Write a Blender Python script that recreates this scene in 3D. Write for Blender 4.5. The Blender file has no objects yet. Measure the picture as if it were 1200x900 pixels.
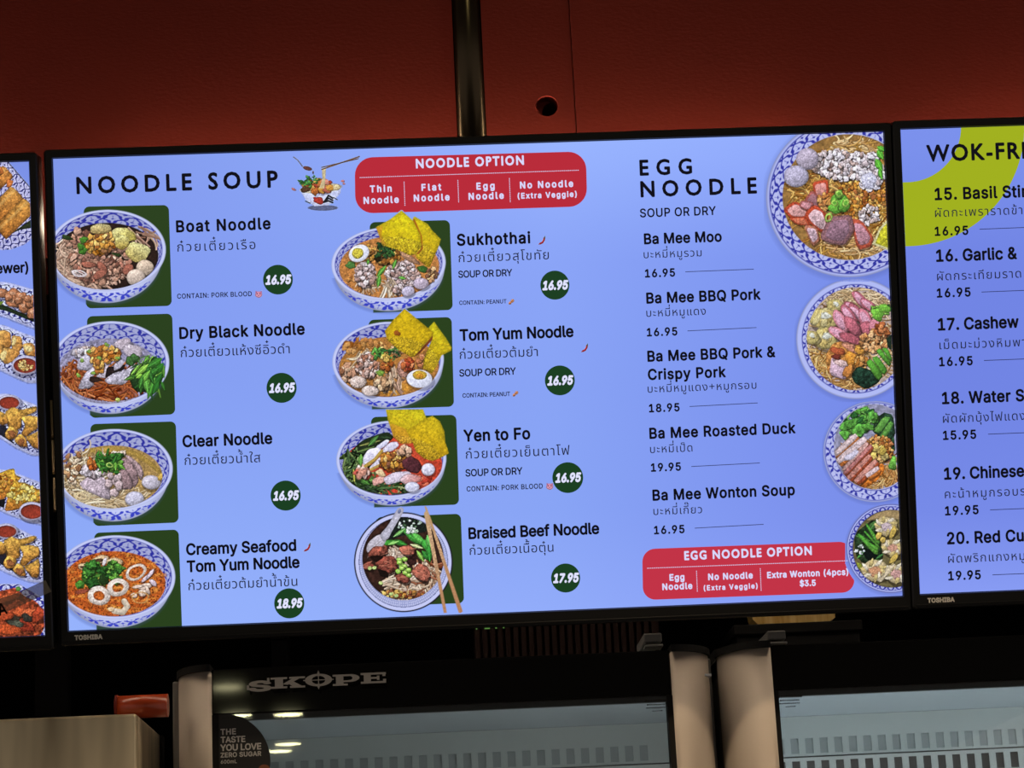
import bpy, bmesh, math, os
import numpy as np
from mathutils import Matrix, Vector
from mathutils.geometry import tessellate_polygon

# ------------------------------------------------------------------ camera, world, exposure
SC = bpy.context.scene
COL = SC.collection
FPX = 2600.0                                   # focal length in pixels of a 1200 wide frame
CAM = np.array([-0.07528, -2.41995, 1.62505])
RC = np.array([[0.9983245, 0.0373485, -0.0441953],
               [-0.0330044, -0.2598116, -0.9650951],
               [-0.0475273, 0.9649368, -0.2581436]])
cam_d = bpy.data.cameras.new('camera')
cam_d.sensor_width = 36.0
cam_d.lens = FPX * 36.0 / 1200.0
cam_d.clip_start = 0.05
cam = bpy.data.objects.new('camera', cam_d)
COL.objects.link(cam)
M4 = np.eye(4); M4[:3, :3] = RC; M4[:3, 3] = CAM
cam.matrix_world = Matrix(M4.tolist())
SC.camera = cam

SC.view_settings.view_transform = 'Standard'
SC.view_settings.look = 'None'
SC.view_settings.exposure = 0.0
SC.view_settings.gamma = 1.0
SC.view_settings.use_curve_mapping = False

world = bpy.data.worlds.new('hall_light')
SC.world = world
world.use_nodes = True
wb = world.node_tree.nodes['Background']
wb.inputs[0].default_value = (1.0, 0.86, 0.74, 1)
wb.inputs[1].default_value = 0.33


def lamp(name, kind, loc, power, color, **kw):
    d = bpy.data.lights.new(name, kind)
    d.energy = power
    d.color = color
    aim = kw.pop('aim', None)
    for k, v in kw.items():
        setattr(d, k, v)
    o = bpy.data.objects.new(name, d)
    o.location = loc
    if aim is not None:
        o.rotation_euler = (Vector(aim) - Vector(loc)).to_track_quat('-Z', 'Y').to_euler()
    COL.objects.link(o)
    return o


CEIL_Z = 3.2
# recessed ceiling spot in front of the drinks fridges
lamp('ceiling_spot', 'SPOT', (0.22, -1.05, CEIL_Z - 0.03), 62.0, (1.0, 0.74, 0.48),
     aim=(0.22, -1.05, 0.0), spot_size=math.radians(96), spot_blend=0.25, shadow_soft_size=0.035)

# ------------------------------------------------------------------ small helpers
TILT = math.radians(13.8)
TV_C = np.array([0.0, 0.0, 2.28])              # centre of the middle screen
SW, SH = 0.9408, 0.5292                        # 43 inch panel
ca, sa = math.cos(math.pi / 2 + TILT), math.sin(math.pi / 2 + TILT)
RTV = np.array([[1, 0, 0], [0, ca, -sa], [0, sa, ca]])


def scr(px, py, centre=TV_C):
    """a point of the screen picture -> metres on the panel"""
    px = np.asarray(px, float); py = np.asarray(py, float)
    d = np.stack([(px - 600) / FPX, (450 - py) / FPX, -np.ones_like(px)], -1) @ RC.T
    n = RTV[:, 2]
    t = ((centre - CAM) @ n) / (d @ n)
    P = CAM + d * t[..., None] - centre
    return P @ RTV[:, 0], P @ RTV[:, 1]


def lin(c):
    c = np.asarray(c, float) / 255.0
    return np.where(c <= 0.04045, c / 12.92, ((c + 0.055) / 1.055) ** 2.4)


def mat(name, base=(0.5, 0.5, 0.5), rough=0.5, metal=0.0, spec=0.5, emit=None, estr=1.0):
    m = bpy.data.materials.new(name)
    m.use_nodes = True
    b = m.node_tree.nodes['Principled BSDF']
    b.inputs['Base Color'].default_value = (*base, 1)
    b.inputs['Roughness'].default_value = rough
    b.inputs['Metallic'].default_value = metal
    b.inputs['Specular IOR Level'].default_value = spec
    if emit is not None:
        b.inputs['Emission Color'].default_value = (*emit, 1)
        b.inputs['Emission Strength'].default_value = estr
    return m


def nodes(m):
    nt = m.node_tree
    return nt, nt.nodes, nt.links, nt.nodes['Principled BSDF']


def add_bump(m, scale, strength, dist=0.001, stretch=None, detail=4):
    nt, N, L, b = nodes(m)
    tc = N.new('ShaderNodeTexCoord'); mp = N.new('ShaderNodeMapping')
    if stretch: mp.inputs['Scale'].default_value = stretch
    nz = N.new('ShaderNodeTexNoise'); nz.inputs['Scale'].default_value = scale
    nz.inputs['Detail'].default_value = detail
    bp = N.new('ShaderNodeBump'); bp.inputs['Strength'].default_value = strength
    bp.inputs['Distance'].default_value = dist
    L.new(tc.outputs['Object'], mp.inputs['Vector']); L.new(mp.outputs[0], nz.inputs['Vector'])
    L.new(nz.outputs['Fac'], bp.inputs['Height']); L.new(bp.outputs[0], b.inputs['Normal'])
    return nz


def add_var(m, scale, c0, c1, stretch=None, detail=3, lo=0.3, hi=0.7):
    nt, N, L, b = nodes(m)
    tc = N.new('ShaderNodeTexCoord'); mp = N.new('ShaderNodeMapping')
    if stretch: mp.inputs['Scale'].default_value = stretch
    nz = N.new('ShaderNodeTexNoise'); nz.inputs['Scale'].default_value = scale
    nz.inputs['Detail'].default_value = detail
    rp = N.new('ShaderNodeValToRGB')
    rp.color_ramp.elements[0].position = lo; rp.color_ramp.elements[0].color = (*c0, 1)
    rp.color_ramp.elements[1].position = hi; rp.color_ramp.elements[1].color = (*c1, 1)
    L.new(tc.outputs['Object'], mp.inputs['Vector']); L.new(mp.outputs[0], nz.inputs['Vector'])
    L.new(nz.outputs['Fac'], rp.inputs[0]); L.new(rp.outputs[0], b.inputs['Base Color'])


MT = {}
MT['wall'] = mat('red_paint', (0.155, 0.0150, 0.0082), 0.55)
add_var(MT['wall'], 3.0, (0.14, 0.0130, 0.0072), (0.17, 0.0165, 0.0092))
add_bump(MT['wall'], 150, 0.2, 0.002, (1, 1, 2.0))
nodes(MT['wall'])[3].inputs['Specular IOR Level'].default_value = 0.2
nodes(MT['wall'])[3].inputs['Roughness'].default_value = 0.7
MT['wall_in'] = mat('red_paint_inside', (0.25, 0.026, 0.014), 0.7)
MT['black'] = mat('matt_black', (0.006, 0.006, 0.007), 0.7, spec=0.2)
MT['shade_black'] = mat('dark_kitchen', (0.004, 0.004, 0.005), 0.9, spec=0.0)  # near-black: the unlit space behind the screens is put into the colour
MT['bezel'] = mat('black_gloss_plastic', (0.008, 0.008, 0.008), 0.42, spec=0.28)
add_bump(MT['bezel'], 60, 0.02, 0.001)
MT['housing'] = mat('black_satin_plastic', (0.012, 0.012, 0.012), 0.85, spec=0.1)
MT['brand'] = mat('silver_print', (0.90, 0.86, 0.80), 0.4)
MT['pole'] = mat('dark_bronze_steel', (0.062, 0.047, 0.030), 0.26, 1.0)
nodes(MT['pole'])[3].inputs['Specular Tint'].default_value = (0.12, 0.12, 0.12, 1)
add_bump(MT['pole'], 40, 0.03, 0.001, (1, 1, 0.1))
MT['pillar'] = mat('champagne_aluminium', (0.50, 0.43, 0.37), 0.55, 0.25)
add_var(MT['pillar'], 6, (0.41, 0.355, 0.305), (0.475, 0.415, 0.36), (1, 1, 0.3))
MT['fr_side'] = mat('grey_cabinet_steel', (0.20, 0.20, 0.20), 0.5, 0.2)
MT['header'] = mat('black_header_glass', (0.006, 0.006, 0.006), 0.035, spec=0.3)
MT['trim'] = mat('dark_grey_trim', (0.10, 0.11, 0.12), 0.4, 0.3)
MT['liner'] = mat('white_fridge_liner', (0.66, 0.70, 0.69), 0.45)
MT['ceil_liner'] = mat('blue_grey_fridge_liner', (0.70, 0.76, 0.84), 0.4)
MT['slot'] = mat('slot_dark_grey', (0.10, 0.115, 0.12), 0.6)
MT['slot2'] = mat('slot_light_grey', (0.45, 0.49, 0.49), 0.6)
MT['logo'] = mat('logo_silver', (0.66, 0.62, 0.56), 0.5)
MT['sticker'] = mat('black_sticker', (0.016, 0.015, 0.014), 0.45)
MT['sticker_text'] = mat('sticker_print', (0.62, 0.60, 0.58), 0.5)
MT['small_print'] = mat('small_print', (0.03, 0.03, 0.03), 0.6)
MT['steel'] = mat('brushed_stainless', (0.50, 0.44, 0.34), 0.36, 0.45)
add_var(MT['steel'], 15, (0.30, 0.245, 0.165), (0.92, 0.79, 0.56), (1, 1, 0.10), lo=0.38, hi=0.62)  # tone bands for stains and blurred reflections painted into the colour
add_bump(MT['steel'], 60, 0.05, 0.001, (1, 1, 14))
MT['red_tube'] = mat('red_enamel', (0.42, 0.055, 0.015), 0.22)
MT['kraft'] = mat('ochre_board', (0.60, 0.38, 0.10), 0.7)
add_var(MT['kraft'], 22, (0.72, 0.42, 0.10), (0.95, 0.72, 0.30), (6, 1, 1))
MT['slat'] = mat('dark_red_timber', (0.018, 0.007, 0.006), 0.7, spec=0.2)
MT['timber'] = mat('raw_timber', (0.33, 0.25, 0.16), 0.7)
MT['clip'] = mat('grey_hinge_plastic', (0.12, 0.12, 0.12), 0.5)
MT['ceiling'] = mat('ceiling_paint', (0.16, 0.14, 0.12), 0.9)
MT['floor'] = mat('floor_tile', (0.14, 0.12, 0.10), 0.6)
MT['lampglow'] = mat('downlight_diffuser', (1, 1, 1), 0.5, emit=(1.0, 0.93, 0.52), estr=26.0)
MT['tube'] = mat('strip_light_tube', (1, 1, 1), 0.5, emit=(1.0, 0.80, 0.58), estr=55.0)
MT['led'] = mat('green_led', (0.02, 0.05, 0.02), 0.4, emit=(0.30, 0.75, 0.15), estr=0.28)
MT['fridge_led'] = mat('fridge_led', (1, 1, 1), 0.5, emit=(0.90, 0.97, 1.0), estr=16.0)
MT['fridge_led_dim'] = mat('fridge_led_dim', (1, 1, 1), 0.5, emit=(0.95, 0.97, 0.95), estr=12.0)
MT['cap'] = mat('orange_brown_cap', (0.22, 0.07, 0.025), 0.5)
MT['tape'] = mat('clear_tape', (0.30, 0.26, 0.20), 0.45)
_b = nodes(MT['tape'])[3]; _b.inputs['Alpha'].default_value = 0.55
MT['ink'] = mat('black_marker', (0.01, 0.01, 0.01), 0.6)

# glass: clear with a fresnel mirror
g = bpy.data.materials.new('door_glass'); g.use_nodes = True
nt = g.node_tree; nt.nodes.clear()
o_ = nt.nodes.new('ShaderNodeOutputMaterial'); mx = nt.nodes.new('ShaderNodeMixShader')
tr = nt.nodes.new('ShaderNodeBsdfTransparent'); tr.inputs[0].default_value = (0.86, 0.88, 0.88, 1)
gl = nt.nodes.new('ShaderNodeBsdfGlossy'); gl.inputs['Roughness'].default_value = 0.015
fr = nt.nodes.new('ShaderNodeFresnel'); fr.inputs[0].default_value = 1.7
nt.links.new(fr.outputs[0], mx.inputs[0]); nt.links.new(tr.outputs[0], mx.inputs[1])
nt.links.new(gl.outputs[0], mx.inputs[2]); nt.links.new(mx.outputs[0], o_.inputs[0])
MT['glass'] = g

# display: the picture gives off its own light through a dark glossy front
d_ = mat('lit_display', (0.004, 0.004, 0.005), 0.25, spec=0.25)
nt, N, L, b = nodes(d_)
at_ = N.new('ShaderNodeAttribute'); at_.attribute_name = 'Col'
L.new(at_.outputs['Color'], b.inputs['Emission Color']); b.inputs['Emission Strength'].default_value = 1.0
MT['display'] = d_


def link(name, me, material, parent=None, loc=None):
    o = bpy.data.objects.new(name, me)
    COL.objects.link(o)
    if material is not None and not me.materials:
        me.materials.append(MT[material] if isinstance(material, str) else material)
    if parent is not None: o.parent = parent
    if loc is not None: o.location = loc
    return o


def tag(o, label, cat, group=None, kind=None):
    if kind: o['kind'] = kind
    if label: o['label'] = label
    if cat: o['category'] = cat
    if group: o['group'] = group
    return o


def empty(name, loc, rot=(0, 0, 0)):
    o = bpy.data.objects.new(name, None)
    o.empty_display_size = 0.1
    o.location = loc; o.rotation_euler = rot
    COL.objects.link(o)
    return o


def bm_box(bm, x0, x1, y0, y1, z0, z1, bevel=0.0):
    r = bmesh.ops.create_cube(bm, size=1.0)
    for v in r['verts']:
        v.co = Vector(((x0 + x1) / 2 + v.co.x * (x1 - x0), (y0 + y1) / 2 + v.co.y * (y1 - y0), (z0 + z1) / 2 + v.co.z * (z1 - z0)))
    if bevel:
        es = list({e for v in r['verts'] for e in v.link_edges})
        bmesh.ops.bevel(bm, geom=es, offset=bevel, segments=2, affect='EDGES', profile=0.5)


def bm_mesh(name, bm, smooth=False):
    me = bpy.data.meshes.new(name)
    bmesh.ops.recalc_face_normals(bm, faces=bm.faces)
    bm.to_mesh(me); bm.free()
    if smooth:
        for p in me.polygons: p.use_smooth = True
    return me


def box(name, ext, material, parent=None, bevel=0.0):
    bm = bmesh.new(); bm_box(bm, *ext, bevel=bevel)
    return link(name, bm_mesh(name, bm), material, parent)


def prism(name, pts, h0, h1, axis, material, parent=None, smooth=False):
    """extrude a closed 2D outline along x, y or z"""
    n = len(pts); V = []; F = []
    for h in (h0, h1):
        for (a, c) in pts:
            V.append({'x': (h, a, c), 'y': (a, h, c), 'z': (a, c, h)}[axis])
    F.append(list(range(n))[::-1]); F.append(list(range(n, 2 * n)))
    for i in range(n): F.append([i, (i + 1) % n, n + (i + 1) % n, n + i])
    me = bpy.data.meshes.new(name); me.from_pydata(V, [], F)
    bm = bmesh.new(); bm.from_mesh(me); bmesh.ops.recalc_face_normals(bm, faces=bm.faces); bm.to_mesh(me); bm.free()
    if smooth:
        for p in me.polygons: p.use_smooth = len(p.vertices) == 4
    return link(name, me, material, parent)


def tube_mesh(name, r, a, b_, seg=40):
    a = Vector(a); b_ = Vector(b_); d = (b_ - a)
    bm = bmesh.new()
    bmesh.ops.create_cone(bm, cap_ends=True, segments=seg, radius1=r, radius2=r, depth=d.length)
    q = d.to_track_quat('Z', 'Y')
    for v in bm.verts: v.co = q @ v.co + (a + b_) / 2
    me = bm_mesh(name, bm)
    for p in me.polygons: p.use_smooth = len(p.vertices) == 4
    return me


def flat_mesh(name, V, F, color, parent, z):
    """flat picture element lying on a panel; color is one rgb or one per vertex"""
    me = bpy.data.meshes.new(name)
    me.from_pydata([(float(x), float(y), z) for x, y in V], [], F)
    ca_ = me.color_attributes.new('Col', 'FLOAT_COLOR', 'POINT')
    c = lin(color)
    if c.ndim == 1: c = np.tile(c, (len(V), 1))
    ca_.data.foreach_set('color', np.c_[c, np.ones(len(V))].astype(np.float32).ravel())
    return link(name, me, 'display', parent)

# ------------------------------------------------------------------ lettering
def load_font(n):
    try:
        return bpy.data.fonts.load(os.path.join(bpy.utils.system_resource('DATAFILES'), 'fonts', n))
    except Exception:
        return None


FONTS = {'sans': load_font('Inter.woff2'), 'thai': None}
_glyph = {}


def _curve(body, font, off):
    c = bpy.data.curves.new('lettering', 'FONT')
    c.body = body
    if FONTS.get(font): c.font = FONTS[font]
    c.resolution_u = 3
    c.fill_mode = 'NONE'
    o = bpy.data.objects.new('lettering', c)
    COL.objects.link(o)
    return o


def fill_outline(m):
    """outlines of one letter -> flat faces; every outer contour is filled with the holes it contains"""
    nb = {}
    if m is None: return [], []
    for e in m.edges:
        a, b_ = e.vertices; nb.setdefault(a, []).append(b_); nb.setdefault(b_, []).append(a)
    co = [tuple(v.co[:2]) for v in m.vertices]
    seen = set(); loops = []
    for st in sorted(nb):
        if st in seen: continue
        lp = [st]; seen.add(st); cur = st
        while True:
            nx = [q for q in nb[cur] if q not in seen]
            if not nx: break
            cur = min(nx, key=lambda q: (abs(q - cur) != 1, q)); seen.add(cur); lp.append(cur)
        P = [co[i] for i in lp]
        if len(P) > 2: loops.append(P)
    def area(P): return 0.5 * sum(P[i - 1][0] * P[i][1] - P[i][0] * P[i - 1][1] for i in range(len(P)))
    def within(pt, P):
        c = False
        for i in range(len(P)):
            (x1, y1), (x2, y2) = P[i - 1], P[i]
            if (y1 > pt[1]) != (y2 > pt[1]) and pt[0] < (x2 - x1) * (pt[1] - y1) / (y2 - y1) + x1: c = not c
        return c
    if not loops: return [], []
    # letters whose outline crosses itself are filled in level bands by winding number
    E_ = [(P[i - 1], P[i]) for P in loops for i in range(len(P))]
    ys = {round(p[1], 7) for P in loops for p in P}; cross = False
    for i in range(len(E_)):
        (ax, ay), (bx, by) = E_[i]
        for j in range(i + 1, len(E_)):
            (cx, cy), (dx, dy) = E_[j]
            den = (bx - ax) * (dy - cy) - (by - ay) * (dx - cx)
            if abs(den) < 1e-12: continue
            t = ((cx - ax) * (dy - cy) - (cy - ay) * (dx - cx)) / den; u = ((cx - ax) * (by - ay) - (cy - ay) * (bx - ax)) / den
            if 1e-4 < t < 1 - 1e-4 and 1e-4 < u < 1 - 1e-4: cross = True; ys.add(round(ay + t * (by - ay), 7))
    if cross:
        V = []; F = []; ys = sorted(ys)
        for y0, y1 in zip(ys[:-1], ys[1:]):
            if y1 - y0 < 1e-5: continue
            ym = (y0 + y1) / 2; hit = []
            for (ax, ay), (bx, by) in E_:
                if (ay > ym) == (by > ym): continue
                fx = lambda y: ax + (bx - ax) * (y - ay) / (by - ay)
                hit.append((fx(ym), fx(y0), fx(y1), 1 if by > ay else -1))
            hit.sort(); w = 0
            for a, b_ in zip(hit[:-1], hit[1:]):
                w += a[3]
                if w:
                    k = len(V); V += [(a[1], y0), (b_[1], y0), (b_[2], y1), (a[2], y1)]; F.append([k, k + 1, k + 2, k + 3])
        return V, F
    sgn = 1 if area(max(loops, key=lambda P: abs(area(P)))) > 0 else -1
    outer = [[P] for P in loops if area(P) * sgn > 0]
    for H in (P for P in loops if area(P) * sgn <= 0):
        own = [g_ for g_ in outer if sum(within(p, g_[0]) for p in H) > len(H) * 0.5]
        if own: min(own, key=lambda g_: abs(area(g_[0]))).append(H)
    V = []; F = []
    for g_ in outer:
        tri = tessellate_polygon([[Vector((x, y, 0)) for x, y in P] for P in g_])
        b0 = len(V); V += [p for P in g_ for p in P]
        F += [[b0 + i for i in t] for t in tri]
    return V, F


def prepare_glyphs(want):
    """want: set of (font, offset, char); one depsgraph update for all of them"""
    obs = {}
    for k in sorted(want):
        font, off, ch = k
        obs[k] = (_curve(ch, font, 0.0), _curve('H' + ch + 'H', font, 0.0))
    for font, off in {(k[0], k[1]) for k in want}:
        obs[(font, off, 'HH')] = (None, _curve('HH', font, 0.0))
        obs[(font, off, 'cap')] = (None, _curve('H', font, 0.0))
    dg = bpy.context.evaluated_depsgraph_get()
    ext = {}
    for k, (a, b_) in obs.items():
        e = b_.evaluated_get(dg); m = e.to_mesh()
        co = np.array([v.co[:2] for v in m.vertices]) if m is not None and len(m.vertices) else np.zeros((1, 2))
        ext[k] = (co[:, 0].max(), co[:, 1].max()); e.to_mesh_clear()
    for k, (a, b_) in obs.items():
        if a is None: continue
        e = a.evaluated_get(dg); m = e.to_mesh()
        V, F = fill_outline(m)
        e.to_mesh_clear()
        adv = ext[k][0] - ext[(k[0], k[1], 'HH')][0]
        _glyph[k] = (V, F, adv)
        _glyph[(k[0], k[1], 'cap')] = ext[(k[0], k[1], 'cap')][1]
    for a, b_ in obs.values():
        for o in (a, b_):
            if o is not None:
                c = o.data; bpy.data.objects.remove(o); bpy.data.curves.remove(c)


UPPER = set('\u0e31\u0e34\u0e35\u0e36\u0e37\u0e47\u0e4d'); TONE = set('\u0e48\u0e49\u0e4a\u0e4b\u0e4c'); LOWER = set('\u0e38\u0e39\u0e3a')
MARKS = UPPER | TONE | LOWER
LAYER = []                                      # which laying of the letter each point belongs to


def lay(s, width, cap, font, off, shear=0.0, xs=1.0):
    """letters of one line in metres, tracked out to fill width (width None: natural)"""
    k = cap / _glyph[(font, off, 'cap')]
    n = sum(1 for c in s if c not in MARKS)
    nat = sum(_glyph[(font, off, c)][2] for c in s if c not in MARKS) * k * xs
    tr = 0.0
    if width is not None:
        tr = (width - nat) / max(1, n - 1)
        if tr < -0.08 * cap:
            xs *= width / nat; tr = 0.0
    V = []; F = []; x = 0.0; prev = None; LAYER.clear()
    for i, c in enumerate(s):
        g_, f_, adv = _glyph[(font, off, c)]
        mark = c in MARKS
        ox, oy = x, 0.0
        if mark:
            ox = x - tr                                    # sits over the letter just set
            if c in TONE and (prev in UPPER or (i + 1 < len(s) and s[i + 1] == '\u0e33')): oy = 0.20 * k
        # heavier weights: the letter is laid down several times, slightly shifted
        n_ = 0 if off <= 0 else (4 if off < 0.015 else 8)
        for q in range(n_ + 1):
            a_ = 6.28318 * q / max(1, n_)
            du, dv = (off * math.cos(a_), off * math.sin(a_)) if q < n_ else (0.0, 0.0)
            b0 = len(V)
            for (u, v) in g_:
                V.append((ox + ((u + du) * xs + shear * v) * k, oy + (v + dv) * k)); LAYER.append(q)
            F += [[b0 + j for j in f] for f in f_]
        if not mark: x += adv * k * xs + tr
        prev = c
    return V, F


def px_m(px): return px * SW / 973.5


# ------------------------------------------------------------------ picture painter
class Pic:
    """paints a food photograph shown on a display as a fine mesh with one colour per vertex.
    Units are those of the close-up (ox, oy, s): picture point = (ox + x / s, oy + y / s)."""

    def __init__(s, ox, oy, sc, x0, y0, x1, y1, seed=1, K=1.6, bg=(136, 161, 246)):
        s.o = (ox, oy, sc); st = sc / K; s.st = st
        s.x0, s.y0 = x0, y0
        s.X, s.Y = np.meshgrid(np.arange(x0, x1 + st, st), np.arange(y0, y1 + st, st))
        s.C = np.zeros(s.X.shape + (3,)) + np.array(bg, float)
        s.A = np.zeros(s.X.shape)
        s.r = np.random.default_rng(seed)
        s.clip = None; s.food = None
        s.nf = s.r.normal(0, 1, s.X.shape)
        s.nf = (s.nf + np.roll(s.nf, 1, 0) + np.roll(s.nf, 1, 1) + np.roll(np.roll(s.nf, 1, 0), 1, 1)) / 2.2
        s.nm = s.vnoise(sc * 3.0)

    def vnoise(s, cell):
        h, w = s.X.shape
        gy = (s.Y - s.y0) / cell; gx = (s.X - s.x0) / cell
        G = s.r.uniform(-1, 1, (int(gy.max()) + 3, int(gx.max()) + 3))
        iy = gy.astype(int); ix = gx.astype(int); fy = gy - iy; fx = gx - ix
        fy = fy * fy * (3 - 2 * fy); fx = fx * fx * (3 - 2 * fx)
        return (G[iy, ix] * (1 - fx) + G[iy, ix + 1] * fx) * (1 - fy) + (G[iy + 1, ix] * (1 - fx) + G[iy + 1, ix + 1] * fx) * fy

    def sl(s, xa, ya, xb, yb):
        m = 2 * s.st
        j0 = max(0, int((xa - m - s.x0) / s.st)); j1 = min(s.X.shape[1], int((xb + m - s.x0) / s.st) + 2)
        i0 = max(0, int((ya - m - s.y0) / s.st)); i1 = min(s.X.shape[0], int((yb + m - s.y0) / s.st) + 2)
        return (slice(i0, max(i0, i1)), slice(j0, max(j0, j1)))

    def put(s, sl, m, col, solid=True):
        if s.clip is not None: m = m * s.clip[sl]
        m3 = m[..., None]
        s.C[sl] = s.C[sl] * (1 - m3) + np.clip(col, 0, 255) * m3
        if solid: s.A[sl] = s.A[sl] + m * (1 - s.A[sl])

    def cover(s, d): return np.clip(0.5 - d / (1.1 * s.st), 0, 1)      # signed distance -> coverage

    def norm(s, cx, cy, a, b, ang=0.0, sl=None):
        sl = sl or (slice(None), slice(None))
        dx = s.X[sl] - cx; dy = s.Y[sl] - cy
        c, n = math.cos(ang), math.sin(ang)
        return (dx * c + dy * n) / a, (-dx * n + dy * c) / b

    def blob(s, x, y, rx, ry=None, col=(200, 180, 160), ang=0.0, irr=0.0, shade=0.28, edge=0.3, noise=0.05, solid=True, alpha=1.0, ring=0.0, shadow=0.0):
        ry = ry or rx; R = max(rx, ry) * (1 + irr)
        if shadow:
            s.blob(x + rx * 0.12, y + ry * 0.28, rx * 1.12, ry * 1.08, (20, 12, 10), ang, irr, 0, 0, 0, False, shadow)
        sl = s.sl(x - R, y - R, x + R, y + R)
        if s.X[sl].size == 0: return
        u, v = s.norm(x, y, rx, ry, ang, sl)
        r = np.hypot(u, v)
        if irr:
            th = np.arctan2(v, u); p = s.r.uniform(0, 6.28, 3)
            r = r / (1 + irr * (0.5 * np.sin(2 * th + p[0]) + 0.35 * np.sin(3 * th + p[1]) + 0.3 * np.sin(5 * th + p[2])))
        m = s.cover((r - 1) * min(rx, ry))
        if ring: m = m * s.cover((ring - r) * min(rx, ry))
        dx = (s.X[sl] - x) / R; dy = (s.Y[sl] - y) / R
        f = 1 - shade * (0.35 * dx + 0.85 * dy) - edge * np.clip((r - 0.6) / 0.4, 0, 1) ** 2 + noise * s.nf[sl]
        s.put(sl, m * alpha, np.array(col, float) * f[..., None], solid)

    def poly(s, pts, col, shade=0.15, edge=0.2, noise=0.05, solid=True, alpha=1.0, grad=None, rnd=0.0, mid=0.0):
        P = np.array(pts, float)
        if rnd: P = smooth_poly(P, rnd)
        xa, ya = P.min(0); xb, yb = P.max(0)
        sl = s.sl(xa, ya, xb, yb)
        X, Y = s.X[sl], s.Y[sl]
        if X.size == 0: return
        ins = np.zeros(X.shape, bool); D = np.full(X.shape, 1e9)
        for (x1, y1), (x2, y2) in zip(P, np.roll(P, -1, 0)):
            ex, ey = x2 - x1, y2 - y1; L2 = ex * ex + ey * ey + 1e-9
            t = np.clip(((X - x1) * ex + (Y - y1) * ey) / L2, 0, 1)
            D = np.minimum(D, np.hypot(X - x1 - t * ex, Y - y1 - t * ey))
            c = ((y1 > Y) != (y2 > Y)) & (X < ex * (Y - y1) / (ey if abs(ey) > 1e-9 else 1e-9) + x1)
            ins ^= c
        sd = np.where(ins, -D, D)
        m = s.cover(sd) * alpha
        h = max(xb - xa, yb - ya) / 2 + 1e-6
        dx = (X - (xa + xb) / 2) / h; dy = (Y - (ya + yb) / 2) / h
        f = 1 - shade * (0.35 * dx + 0.85 * dy) - edge * np.clip(1 - D / (0.25 * h), 0, 1) ** 2 + noise * s.nf[sl] + mid * s.nm[sl]
        base = np.array(col, float) * np.ones(X.shape + (1,))
        if grad is not None:
            w = np.clip(0.5 + 0.5 * (grad[1] * dx + grad[2] * dy), 0, 1)[..., None]
            base = base * (1 - w) + np.array(grad[0], float) * w
        s.put(sl, m, base * f[..., None], solid)

    def strip(s, pts, w, col, dark=0.45, solid=True, alpha=1.0):
        P = np.array(pts, float)
        sl = s.sl(P[:, 0].min() - w, P[:, 1].min() - w, P[:, 0].max() + w, P[:, 1].max() + w)
        X, Y = s.X[sl], s.Y[sl]
        if X.size == 0: return
        D = np.full(X.shape, 1e9); S = np.zeros(X.shape)
        for (x1, y1), (x2, y2) in zip(P[:-1], P[1:]):
            ex, ey = x2 - x1, y2 - y1; L = math.hypot(ex, ey) + 1e-9
            t = np.clip(((X - x1) * ex + (Y - y1) * ey) / (L * L), 0, 1)
            d = np.hypot(X - x1 - t * ex, Y - y1 - t * ey)
            sd = ((X - x1) * ey - (Y - y1) * ex) / L
            k = d < D; D = np.where(k, d, D); S = np.where(k, sd * np.sign(ex + 1e-6), S)
        m = s.cover(D - w / 2) * alpha
        f = 1 - dark * np.clip(-S / w + 0.15, 0, 1) * 1.2 - 0.25 * dark * np.clip(S / w, 0, 1)
        s.put(sl, m, np.array(col, float) * f[..., None], solid)

    def strands(s, n, cx, cy, rx, ry, L, w, cols, ang=(0, math.pi), curl=2.0, dark=0.5, jit=18):
        for _ in range(n):
            t = s.r.uniform(0, 6.28); q = math.sqrt(s.r.uniform(0, 1))
            x = cx + rx * q * math.cos(t); y = cy + ry * q * math.sin(t)
            a = s.r.uniform(*ang); k = s.r.uniform(-curl, curl) ; l = L * s.r.uniform(0.6, 1.2)
            pts = [(x, y)]
            for i in range(7):
                x += l / 7 * math.cos(a); y += l / 7 * math.sin(a) * 0.75; a += k / 7
                pts.append((x, y))
            c = np.array(cols[s.r.integers(len(cols))], float) + s.r.normal(0, jit)
            s.strip(pts, w * s.r.uniform(0.8, 1.15), c, dark)

    def bits(s, n, cx, cy, rx, ry, r0, r1, cols, irr=0.3, asp=1.5, shade=0.3, edge=0.35, shadow=0.35, jit=14):
        for _ in range(n):
            t = s.r.uniform(0, 6.28); q = math.sqrt(s.r.uniform(0, 1))
            r = s.r.uniform(r0, r1); c = np.array(cols[s.r.integers(len(cols))], float) + s.r.normal(0, jit)
            s.blob(cx + rx * q * math.cos(t), cy + ry * q * math.sin(t), r * s.r.uniform(1, asp), r, c, s.r.uniform(0, 3.14), irr, shade, edge, 0.05, shadow=shadow)

    def leaf(s, x, y, L, w, ang, col, vein=True):
        c, n = math.cos(ang), math.sin(ang)
        pts = []
        for t in np.linspace(0, 1, 9): pts.append((t * L, -w * math.sin(math.pi * t ** 0.8) / 2))
        for t in np.linspace(1, 0, 9)[1:-1]: pts.append((t * L, w * math.sin(math.pi * t ** 0.8) / 2))
        s.poly([(x + a * c - b_ * n, y + a * n + b_ * c) for a, b_ in pts], col, 0.25, 0.35, 0.05)
        if vein: s.strip([(x, y), (x + L * c * 0.85, y + L * n * 0.85)], max(1.2 * s.st, w * 0.09), np.array(col) * 1.35, 0.1)

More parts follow.
